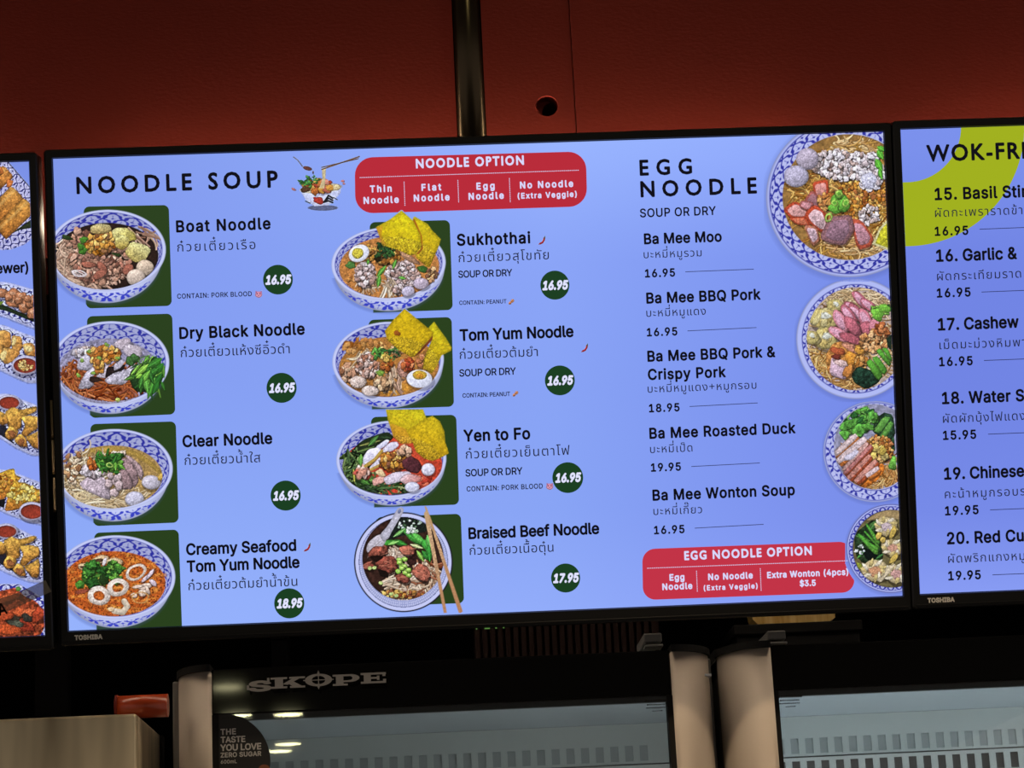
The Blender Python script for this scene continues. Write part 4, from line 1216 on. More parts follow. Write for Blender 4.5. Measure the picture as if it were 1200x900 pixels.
def dish_moo(p):
    plate_rings(p, (525, 405), 487, 470, (0.955,), 24, 0.79, 0.95, 1.1, (520, 405, 385, 368), (150, 110, 56))
    EN = [(206, 152, 62), (186, 128, 46), (220, 176, 92), (170, 106, 40)]
    p.strands(330, 520, 400, 330, 320, 150, 10, EN, (0, 3.1), 3.0)
    p.strands(70, 250, 370, 90, 80, 130, 10, EN, (-0.8, 1.2), 2.6)
    p.strands(70, 520, 110, 110, 40, 130, 10, [(206, 160, 100), (220, 186, 130), (190, 140, 60)], (-0.4, 0.8), 2.6)
    p.strands(90, 520, 690, 190, 50, 120, 10, [(206, 160, 96), (170, 116, 60), (220, 184, 130)], (-0.6, 0.6), 3.0)
    p.bits(260, 590, 410, 140, 140, 7, 15, [(206, 140, 50), (190, 116, 40), (220, 166, 80), (160, 90, 40)], 0.35, 1.4)
    p.bits(260, 480, 215, 170, 82, 9, 18, [(214, 204, 216), (196, 180, 186), (224, 218, 232), (180, 154, 150)], 0.35, 1.4)
    p.bits(150, 650, 260, 70, 110, 9, 18, [(214, 206, 220), (196, 180, 188), (224, 220, 236)], 0.35, 1.4)
    p.bits(50, 640, 510, 60, 60, 8, 15, [(214, 204, 214), (190, 170, 170)], 0.35, 1.4)
    p.blob(640, 310, 48, 46, (196, 196, 224), 0, 0.15, 0.2, 0.2, 0.06)
    p.clip = None
    rim = (196, 72, 44)
    def slab(pts, col, edge=rim):
        q = np.array(pts, float); m_ = q.mean(0)
        q = m_ + (q - m_) * 1.22
        p.poly(q + (6, 12), (50, 26, 20), 0, 0, 0.02, alpha=0.5, rnd=1)
        p.poly(q, edge, 0.15, 0.2, 0.05, rnd=1)
        p.poly(m_ + (q - m_) * 0.72, col, 0.2, 0.1, 0.05, rnd=2, mid=0.1)
    slab([(320, 330), (390, 315), (395, 380), (360, 420), (330, 390)], (196, 130, 126))
    slab([(270, 430), (310, 375), (365, 430), (330, 460)], (150, 100, 110), (164, 84, 80))
    slab([(155, 480), (210, 440), (280, 480), (270, 520), (190, 520)], (206, 150, 150))
    slab([(250, 430), (310, 440), (290, 480), (240, 460)], (190, 130, 140), (170, 90, 90))
    slab([(280, 510), (320, 470), (370, 490), (400, 590), (360, 600), (300, 550)], (206, 170, 180))
    slab([(185, 530), (260, 525), (290, 570), (220, 560)], (206, 110, 80))
    slab([(270, 580), (330, 590), (345, 650), (310, 680)], (190, 160, 176), (180, 110, 90))
    slab([(545, 550), (600, 560), (655, 640), (640, 680), (580, 695)], (176, 124, 140), (196, 84, 60))
    slab([(375, 635), (420, 540), (520, 530), (535, 600), (490, 670), (420, 660)], (146, 108, 128), (140, 96, 104))
    p.bits(26, 390, 430, 40, 40, 10, 24, [(206, 150, 80), (190, 120, 60)], 0.3, 1.8)
    for q in ((470, 430, 50, 46), (445, 470, 40, 34), (495, 455, 34, 40), (465, 390, 24, 26)): p.blob(*q, (96, 168, 56), 0.4, 0.15, 0.35, 0.3, 0.06, shadow=0.3)
    for q in ((465, 385, 22, 18), (505, 440, 20, 26), (440, 440, 22, 18), (405, 525, 22, 30)): p.blob(*q, (150, 190, 80), 0.4, 0, 0.2, 0.3, ring=0.55)
    p.blob(280, 182, 66, 64, (176, 164, 188), 0, 0.02, 0.25, 0.28, 0.04, shadow=0.25)
    p.blob(215, 284, 72, 64, (178, 172, 202), 0, 0.02, 0.25, 0.28, 0.04, shadow=0.25)
    for q in ((690, 130, 70, 40, 1.0), (680, 180, 90, 44, 1.1), (700, 240, 70, 30, 1.3), (690, 110, 60, 34, 0.5)): p.leaf(*q, (86, 170, 50))
    p.poly([(745, 540), (700, 590), (660, 680), (760, 720)], (206, 200, 150), 0, 0.1, 0.03)
    p.poly([(745, 560), (708, 600), (678, 676), (760, 705)], (200, 196, 40), 0.1, 0.1, 0.05, mid=0.15)


def dish_bbq(p):
    plate_rings(p, (468, 432), 420, 424, (0.90,), 26, 0.80, 0.90, 0.9, (470, 432, 348, 362), (176, 156, 150))
    p.strands(260, 470, 432, 330, 340, 140, 10, [(200, 160, 104), (176, 130, 78), (216, 184, 134), (150, 104, 60)], (0, 3.1), 3.0)
    p.strands(90, 380, 140, 180, 70, 150, 12, [(206, 176, 130), (186, 150, 104), (220, 196, 156)], (-0.6, 2.6), 4.0)
    p.strands(60, 600, 150, 90, 60, 140, 12, [(206, 176, 136), (180, 146, 104), (220, 196, 160)], (-0.4, 1.4), 4.0)
    p.strands(110, 220, 590, 100, 90, 140, 9, [(206, 156, 80), (180, 120, 56), (220, 180, 110)], (0, 3.1), 2.5)
    p.strands(60, 400, 740, 130, 40, 120, 9, [(206, 160, 90), (180, 126, 66)], (-0.4, 0.8), 2.5)
    def wonton(x, y, R, k):
        p.blob(x, y, R, R * 0.8, (196, 180, 112), 0.2, 0.12, 0.2, 0.3, 0.04, shadow=0.35)
        for j in range(k):
            a = p.r.uniform(0, 6.28); q = R * 0.55 * p.r.uniform(0.3, 1)
            p.blob(x + q * math.cos(a), y + q * math.sin(a) * 0.8, R * 0.4, R * 0.22, (206, 194, 140) if j % 2 else (186, 164, 96), p.r.uniform(0, 3.1), 0.25, 0.35, 0.25, 0.04, alpha=0.8)
        p.blob(x + R * 0.15, y - R * 0.2, R * 0.35, R * 0.25, (204, 206, 196), 0.4, 0.3, 0.2, 0.2)
    wonton(320, 200, 60, 4); wonton(240, 290, 100, 10); wonton(250, 430, 90, 10); wonton(150, 420, 60, 6)
    p.poly([(260, 560), (310, 470), (400, 450), (470, 470), (560, 500), (480, 580), (440, 690), (400, 720), (280, 680)], (186, 124, 60), 0.2, 0.2, 0.06, rnd=1, mid=0.2)
    p.poly([(285, 660), (300, 560), (390, 600), (400, 720), (300, 690)], (200, 168, 190), 0.2, 0.25, 0.04, rnd=1, mid=0.1)
    for q in ((340, 520, 50, 30, .4, (176, 84, 50)), (430, 490, 60, 34, .6, (206, 136, 110)), (360, 600, 60, 22, .4, (214, 180, 180)), (430, 570, 50, 40, 1, (214, 140, 50)), (410, 660, 30, 50, .3, (206, 130, 60)), (500, 500, 50, 36, .2, (214, 150, 60)), (330, 560, 30, 22, 0, (120, 50, 40))):
        p.blob(*q[:4], q[5], q[4], 0.25, 0.3, 0.35, 0.06, shadow=0.25)
    ham = [(196, 112, 132), (186, 98, 116), (206, 128, 146), (176, 88, 104)]
    for q in ((500, 160, 80, 34, .9), (440, 220, 70, 34, .8), (560, 200, 80, 30, .7), (480, 260, 90, 36, .9), (540, 300, 90, 40, 1), (420, 270, 90, 38, 1.0), (360, 310, 90, 40, 1.1), (480, 380, 90, 50, .6), (560, 360, 70, 50, .4), (440, 340, 80, 40, 1), (350, 400, 90, 36, .6), (430, 430, 90, 30, .4), (600, 340, 40, 50, .3)):
        p.blob(*q[:4], ham[p.r.integers(4)], q[4], 0.1, 0.25, 0.3, 0.05, shadow=0.35)
        if q[1] < 320 or q[0] < 360: p.blob(q[0] - 6, q[1] - 4, q[2] * 0.75, q[3] * 0.6, (206, 150, 176), q[4], 0.1, 0.2, 0.15, 0.04)
    p.bits(70, 600, 450, 95, 75, 11, 22, [(206, 150, 96), (186, 124, 70), (220, 170, 120)], 0.3, 1.5)
    p.bits(16, 660, 360, 50, 40, 12, 24, [(196, 116, 66), (170, 90, 50)], 0.3, 1.4)
    p.bits(12, 510, 600, 40, 30, 16, 28, [(206, 150, 80), (186, 124, 60)], 0.3, 1.4)
    p.poly([(440, 690), (480, 630), (560, 650), (640, 700), (620, 740), (540, 785), (460, 740)], (26, 52, 40), 0.2, 0.2, 0.1, rnd=1, mid=0.4)
    p.poly([(680, 430), (720, 400), (720, 520), (690, 490)], (30, 50, 38), 0.1, 0.1, 0.1)
    for q in (((540, 600), (575, 575), (660, 690), (620, 725)), ((580, 570), (620, 555), (690, 650), (660, 690)), ((610, 520), (640, 500), (715, 600), (700, 630)), ((650, 500), (690, 500), (722, 570), (715, 600))):
        p.poly(q, (104, 176, 60), 0.3, 0.3, 0.04, grad=((60, 130, 40), 0.5, -0.5), rnd=1)
    coriander(p, 650, 230, 70, 12)
    for q in ((620, 260, 50, 40), (670, 220, 40, 34)): p.blob(*q, (110, 180, 60), 0.2, 0.3, 0.3, 0.2, 0.05)


def dish_duck(p):
    plate_rings(p, (458, 458), 412, 404, (0.965, 0.77), 17, 0.77, 0.95, 0.8, (452, 420, 322, 340), (140, 140, 172), lw=0.075)
    p.clip = p.cover((np.hypot(*p.norm(455, 425, 320, 335)) - 1) * 320)
    p.strands(150, 430, 560, 240, 190, 120, 9, [(196, 140, 80), (170, 110, 56), (210, 166, 106), (140, 86, 46)], (0, 3.1), 3.0)
    p.strands(130, 480, 680, 230, 70, 120, 9, [(206, 150, 84), (176, 120, 60), (220, 176, 116), (150, 96, 50)], (-0.8, 1.4), 3.0)
    p.strands(70, 570, 630, 70, 70, 130, 9, [(206, 146, 76), (180, 120, 60), (220, 176, 110)], (0.8, 2.2), 2.5)
    for q in ((440, 240, 150, 60, -0.6), (470, 270, 140, 60, -0.7)): p.leaf(*q, (40, 80, 44))
    for q in (((445, 290), (530, 180), (585, 190), (500, 310)), ((490, 330), (575, 210), (600, 240), (530, 360)), ((530, 350), (610, 230), (612, 330), (560, 370))):
        p.poly(q, (112, 176, 74), 0.2, 0.3, 0.04, grad=((60, 120, 50), 0.8, 0.4), rnd=1)
    p.poly([(540, 380), (612, 340), (620, 450), (580, 470)], (44, 84, 52), 0.2, 0.2, 0.08, mid=0.3)
    p.poly([(430, 280), (520, 150), (600, 170), (620, 330), (540, 380)], (36, 66, 46), 0.1, 0.1, 0.1, rnd=1, mid=0.3)
    for q in (((445, 290), (530, 180), (585, 190), (500, 310)), ((495, 335), (578, 215), (606, 240), (535, 365))): p.poly(q, (120, 184, 78), 0.2, 0.3, 0.04, grad=((64, 128, 54), 0.8, 0.4), rnd=1)
    p.herb(330, 200, 135, 60, [(60, 130, 50), (86, 160, 60), (40, 96, 44), (110, 176, 80)])
    for q in (((160, 250), (250, 205), (330, 190), (290, 270), (200, 300)), ((165, 300), (250, 290), (250, 360), (220, 375)), ((270, 290), (330, 230), (380, 290), (350, 350), (290, 335)), ((400, 150), (450, 130), (460, 200), (410, 210))):
        p.poly(q, (84, 156, 60), 0.3, 0.3, 0.06, rnd=1, mid=0.25)
    p.bits(190, 490, 440, 110, 100, 8, 17, [(200, 136, 66), (180, 110, 50), (216, 166, 96), (160, 90, 46)], 0.3, 1.6)
    p.bits(8, 480, 470, 70, 60, 18, 30, [(216, 196, 120), (206, 180, 90)], 0.3, 1.4)
    p.poly([(380, 680), (470, 570), (520, 560), (530, 620), (480, 680), (400, 740), (330, 750)], (206, 112, 36), 0.2, 0.25, 0.06, rnd=1, mid=0.25)
    def slice_(a, b, w, skin=(196, 104, 44), meat=(206, 176, 180)):
        a = np.array(a, float); b = np.array(b, float); d = (b - a) / np.hypot(*(b - a)); n = np.array((-d[1], d[0])) * w * 1.45; a = a - d * 14 - n * 0.2; b = b + d * 14 - n * 0.2
        p.poly([a - n * 0.1 + (4, 10), b + (4, 10), b + n * 1.1 + (4, 10), a + n + (4, 10)], (60, 26, 20), 0, 0, 0.02, alpha=0.5, rnd=1)
        p.poly([a, b, b + n, a + n], skin, 0.2, 0.25, 0.05, rnd=1)
        p.poly([a, b, b + n * 0.6, a + n * 0.6], meat, 0.2, 0.2, 0.05, rnd=1, mid=0.1)
    slice_((290, 335), (140, 470), -50, (190, 110, 54), (206, 184, 190))
    slice_((360, 360), (170, 520), -60, (196, 110, 48), (214, 192, 200))
    slice_((380, 400), (215, 590), -40, (176, 84, 56), (206, 160, 156))
    slice_((410, 420), (220, 620), -34, (166, 74, 50), (190, 120, 120))
    slice_((400, 500), (230, 680), -40, (170, 74, 44), (196, 130, 120))
    slice_((450, 540), (310, 680), -44, (180, 80, 46), (206, 140, 130))
    slice_((470, 590), (400, 640), -40, (206, 116, 50), (214, 190, 200))
    p.poly([(270, 470), (300, 440), (330, 460), (280, 520), (210, 530), (220, 490)], (206, 200, 226), 0.2, 0.2, 0.04, rnd=1)
    p.poly([(560, 590), (600, 490), (625, 500), (628, 610)], (104, 176, 66), 0.3, 0.3, 0.06, rnd=1, mid=0.2)


def dish_wonton(p):
    plate_rings(p, (472, 448), 412, 412, (0.985, 0.94, 0.86), 30, 0.85, 0.95, 0.5, (480, 450, 360, 360), (106, 96, 60), lw=0.12)
    p.poly([(330, 130), (450, 95), (560, 100), (560, 180), (400, 160), (250, 190)], (166, 140, 96), 0.1, 0.1, 0.03, rnd=1)
    p.poly([(140, 320), (320, 180), (360, 330), (400, 560), (220, 580), (150, 500)], (36, 58, 34), 0.1, 0.2, 0.08, rnd=1, mid=0.4)
    p.poly([(200, 440), (320, 470), (370, 540), (250, 560)], (12, 22, 20), 0, 0, 0.05, rnd=2)
    for q in ((150, 330, 160, 40, 0.35, (58, 104, 44)), (280, 280, 110, 60, -1.0, (66, 110, 54)), (160, 580, 100, 50, 0.9, (120, 130, 40)), (160, 540, 110, 30, -0.8, (60, 120, 50)), (300, 560, 100, 30, 0.0, (66, 120, 56)), (340, 540, 80, 30, -0.6, (50, 100, 50))): p.leaf(*q)
    for q in (((165, 325), (190, 315), (355, 460), (345, 500), (310, 490)), ((225, 295), (240, 290), (370, 430), (355, 445)), ((240, 225), (255, 222), (370, 380), (360, 400), (330, 390)), ((250, 400), (270, 390), (360, 440), (340, 470))):
        p.poly(q, (104, 180, 64), 0.2, 0.3, 0.04, grad=((70, 150, 50), -0.6, -0.6), rnd=1)
    p.bits(12, 190, 460, 40, 40, 8, 14, [(190, 200, 210), (150, 170, 160)], 0.3, 1.6, shadow=0)
    def wonton(x, y, R, fill):
        p.blob(x, y, R, R * 0.8, (204, 184, 140), 0.2, 0.12, 0.2, 0.3, 0.04, shadow=0.4)
        p.blob(x + R * 0.1, y + R * 0.1, R * 0.55, R * 0.45, fill, 0.3, 0.2, 0.1, 0.2, 0.06)
        for j in range(9):
            a = j * 0.7 + p.r.uniform(0, 0.4); q = R * 0.75
            p.blob(x + q * math.cos(a), y + q * math.sin(a) * 0.8, R * 0.34, R * 0.15, (206, 196, 176) if j % 2 else (190, 170, 110), a + 0.5, 0.25, 0.35, 0.25, 0.04)
    wonton(430, 240, 105, (190, 170, 180)); wonton(490, 440, 100, (190, 140, 120)); wonton(320, 650, 120, (196, 140, 104)); wonton(520, 680, 110, (190, 144, 140))
    for q in ((490, 300, 26, 66, .3), (500, 540, 26, 60, .6), (360, 330, 24, 40, .3), (400, 370, 26, 30, .2)): p.blob(*q[:4], (200, 170, 80), q[4], 0.15, 0.3, 0.35, 0.04, shadow=0.2)
    p.poly([(430, 620), (520, 590), (440, 700), (380, 760), (340, 730), (410, 690)], (206, 190, 160), 0.2, 0.3, 0.04, rnd=2)


def snack_rolls(p):
    al = (slice(None), slice(None))
    m = poly_mask(p, np.array([(-40, 60), (75, 72), (300, 330), (300, 770), (90, 845), (-40, 850)], float))
    m2 = m * p.cover((np.hypot(*p.norm(60, 420, 330, 430)) - 1) * 330)
    p.put(al, m2, np.array((176, 176, 220), float) * np.ones(m.shape + (1,)))
    th = (p.X + p.Y * 0.7) / 110.0; t = (p.Y - p.X * 0.8) / 130.0
    p.lattice(al, th * 6.2832 / 8, t * 0.9, 8, 1.0, m2, (34, 38, 150), 0.07)
    p.strip([(70, 75), (300, 340)], 8, (60, 60, 80), 0.1)
    p.poly([(60, 720), (160, 660), (300, 560), (300, 650), (180, 670)], (44, 56, 34), 0.1, 0.2, 0.05)
    def roll(a, b, w, c):
        a = np.array(a, float); b = np.array(b, float); d = (b - a) / np.hypot(*(b - a)); n = np.array((-d[1], d[0])) * w
        p.poly([a - n, b - n, b - n * 0.6 + d * 12, b + n * 0.6 + d * 12, b + n, a + n], c, 0.15, 0.35, 0.05, grad=((176, 100, 34), 0.2, 0.9), mid=0.15)
        p.strip([a - n * 0.4, b - n * 0.4], w * 0.3, (226, 186, 110), 0.1, alpha=0.4)
    roll((-140, 350), (70, 160), 70, (206, 140, 66)); roll((-60, 190), (10, 140), 40, (206, 110, 60))
    roll((-60, 560), (150, 345), 80, (206, 150, 70)); roll((0, 700), (260, 450), 78, (206, 150, 66))
    p.poly([(60, 225), (120, 240), (100, 290), (60, 300)], (200, 110, 50), 0.2, 0.3, 0.05, rnd=1)
    p.A *= 1.0


def oval(p, pts, white=(184, 190, 240), lat=(90, 70)):
    P = np.array(pts, float)
    p.poly(P + (2, 10), (80, 92, 160), 0, 0, 0, alpha=0.35, rnd=2)
    p.poly(P, white, 0.1, 0.12, 0.01, rnd=2)
    m_ = P.mean(0); Q = smooth_poly(m_ + (P - m_) * 0.90, 2)
    m = poly_mask(p, Q)
    p.lattice((slice(None), slice(None)), (p.X + 0.4 * p.Y) / lat[0] * 6.2832 / 10, (p.Y - 0.35 * p.X) / lat[1], 10, 1.0, m, (34, 38, 140), 0.08)


def sauce(p, x, y, a, b, nuts=False):
    p.blob(x, y, a, b, (176, 176, 210), 0, 0, 0.2, 0.2, 0.01, shadow=0.3)
    p.blob(x, y + 2, a * 0.86, b * 0.78, (150, 52, 36), 0, 0, -0.15, 0.15, 0.03)
    if nuts: p.bits(40, x, y, a * 0.5, b * 0.5, 5, 10, [(216, 180, 110), (196, 150, 80)], 0.3, 1.4, shadow=0.2)


def snack_skewer(p):
    oval(p, [(-60, 190), (60, 195), (200, 235), (330, 275), (330, 520), (200, 490), (60, 430), (-60, 390)])
    p.poly([(-40, 330), (40, 350), (150, 400), (260, 430), (330, 450), (330, 490), (200, 450), (60, 390), (-40, 370)], (34, 52, 30), 0.2, 0.2, 0.06, rnd=1)
    for q in ((10, 260, 46, 36), (95, 270, 52, 40), (90, 325, 46, 40), (150, 285, 40, 34), (170, 355, 46, 44), (215, 330, 40, 36), (240, 310, 34, 34), (235, 400, 40, 46), (60, 290, 30, 26), (130, 310, 30, 26), (195, 300, 26, 22)):
        p.blob(*q, (176, 112, 76), 0.3, 0.18, 0.4, 0.35, 0.07, shadow=0.4); p.blob(q[0] - 8, q[1] - 8, q[2] * 0.4, q[3] * 0.3, (206, 160, 130), 0.2, 0.2, 0.1, 0.2, alpha=0.7)
    p.poly([(-20, 320), (30, 318), (10, 345), (-20, 345)], (120, 150, 50), 0.2, 0.2, 0.05)


def snack_tofu(p):
    oval(p, [(-60, 490), (40, 500), (180, 560), (330, 600), (330, 870), (200, 885), (80, 830), (-60, 760)])
    for pts in (((-20, 530), (40, 525), (75, 545), (78, 640), (30, 650), (-20, 640)), ((85, 560), (150, 570), (160, 640), (120, 690), (85, 650)), ((160, 620), (220, 610), (250, 640), (258, 705), (180, 700)), ((20, 650), (75, 650), (145, 680), (90, 740), (40, 760), (10, 720)), ((-20, 630), (20, 640), (10, 720), (-20, 720))):
        p.poly(pts, (206, 160, 84), 0.2, 0.3, 0.06, grad=((190, 120, 50), 0.8, 0.4), rnd=1, mid=0.15)
    for q in ((25, 700, 20, 40), (100, 600, 12, 36), (200, 650, 34, 20)): p.blob(*q, (220, 196, 130), 0.2, 0.2, 0.2, 0.2, 0.06)
    sauce(p, 180, 768, 98, 68, True)


def wontons_fried(p, x, y, k=1.0):
    for pts in (((40, 200), (90, 165), (150, 185), (240, 160), (268, 168), (240, 200), (150, 235), (155, 300), (100, 330), (60, 290)), ((-20, 185), (40, 210), (60, 270), (20, 290), (-20, 270)),
                ((150, 235), (220, 225), (285, 240), (285, 300), (230, 330), (185, 370), (150, 350), (180, 290)), ((180, 375), (240, 350), (288, 320), (288, 430), (270, 455), (230, 440)),
                ((40, 340), (70, 295), (130, 330), (110, 380), (70, 390), (40, 370)), ((105, 390), (140, 350), (180, 380), (195, 440), (150, 440), (110, 410))):
        q = np.array(pts, float) * k + (x, y)
        p.poly(q + (5, 12), (40, 30, 30), 0, 0, 0.02, alpha=0.5, rnd=1)
        p.poly(q, (204, 164, 70), 0.25, 0.35, 0.06, grad=((170, 104, 40), 0.2, 0.8), rnd=1, mid=0.2)
    for q in ((85, 350, 30, 22), (150, 410, 26, 24)): p.blob(q[0] * k + x, q[1] * k + y, q[2] * k, q[3] * k, (150, 90, 50), 0.3, 0.25, 0.2, 0.3, 0.08)


def snack_wonton(p):
    oval(p, [(-60, 90), (60, 80), (150, 120), (270, 165), (330, 200), (330, 490), (220, 490), (100, 430), (40, 390), (-60, 330)], lat=(70, 60))
    sauce(p, 65, 130, 82, 56)
    p.poly([(-40, 290), (40, 290), (60, 360), (110, 430), (-40, 330)], (34, 34, 50), 0, 0, 0.05)
    wontons_fried(p, 0, 0)


def snack_crab(p):
    oval(p, [(-60, 600), (80, 625), (200, 670), (330, 720), (330, 985), (200, 960), (80, 915), (-60, 850)], lat=(70, 60))
    for pts in (((-20, 640), (60, 605), (100, 600), (105, 640), (150, 660), (80, 720), (40, 800), (-20, 810)), ((90, 690), (180, 700), (250, 740), (300, 745), (305, 830), (200, 850), (120, 880), (40, 890), (60, 800))):
        p.poly(pts, (206, 166, 50), 0.15, 0.3, 0.06, grad=((196, 110, 40), 0, 0.9), rnd=1, mid=0.25)
    p.bits(60, 170, 780, 120, 60, 8, 18, [(214, 184, 80), (190, 140, 40), (224, 206, 120)], 0.3, 1.3, shadow=0.15)
    p.bits(24, 30, 700, 60, 60, 8, 16, [(206, 150, 60), (180, 104, 40)], 0.3, 1.3, shadow=0.15)
    p.poly([(0, 815), (40, 805), (30, 870), (-10, 860)], (24, 24, 30), 0, 0, 0.03)
    sauce(p, 225, 895, 92, 66)


def snack_wonton_small(p):
    oval(p, [(-60, 140), (60, 140), (150, 180), (240, 230), (330, 240), (330, 480), (190, 478), (90, 440), (-60, 370)], lat=(62, 54))
    sauce(p, 40, 172, 72, 48)
    p.poly([(-40, 300), (40, 300), (60, 360), (110, 440), (-40, 350)], (34, 34, 50), 0, 0, 0.05)
    wontons_fried(p, -10, 62, 0.88)


def snack_chicken(p):
    P = [(-60, 500), (120, 500), (300, 610), (300, 835), (-60, 835)]
    p.poly(P, (176, 180, 224), 0, 0, 0.02)
    p.lattice((slice(None), slice(None)), p.X / 80 * 0.63, p.Y / 66, 10, 1.0, poly_mask(p, np.array(P, float)), (34, 34, 170), 0.13)
    p.poly([(-40, 560), (40, 545), (100, 530), (150, 580), (220, 610), (290, 700), (270, 760), (240, 815), (-40, 830)], (176, 72, 40), 0.15, 0.2, 0.06, rnd=1, mid=0.4)
    for q in ((40, 590, 80, 26, -.2, (190, 84, 44)), (140, 690, 60, 40, .3, (196, 84, 44)), (90, 720, 70, 30, 0, (60, 50, 40)), (200, 690, 60, 40, .6, (196, 90, 50)), (60, 780, 80, 34, .1, (196, 78, 36)), (160, 760, 50, 40, .4, (150, 50, 30)), (170, 710, 40, 22, .3, (50, 50, 44)), (240, 690, 40, 50, .3, (176, 64, 36)), (100, 745, 50, 20, .1, (80, 84, 70)), (30, 700, 50, 30, 0, (180, 70, 36))):
        p.blob(*q[:4], q[5], q[4], 0.3, 0.35, 0.4, 0.08, shadow=0.3)
    p.blob(115, 530, 18, 14, (90, 150, 60), 0, 0.2)

# ------------------------------------------------------------------ lettering styles
HEAD, NAME, THAI, NOTE, PRICE, BADGE, OPT = ('thai', 0.030), ('sans', 0.027), ('thai', 0.0), ('sans', 0.017), ('sans', 0.028), ('sans', 0.046), ('sans', 0.036)
OPTH = ('thai', 0.042)
LOGO, STICK, BRAND = ('sans', 0.045), ('sans', 0.030), ('sans', 0.05)
INK = (14, 13, 22); GREY = (30, 32, 52); PALE = (214, 214, 250)
MID, LEFT, RIGHT = TV_C, np.array([-0.9668, -0.006, 2.2753]), np.array([0.9606, -0.003, 2.2807])
KT = 'ก๋วยเตี๋ยว'
BM = 'บะหมี่'
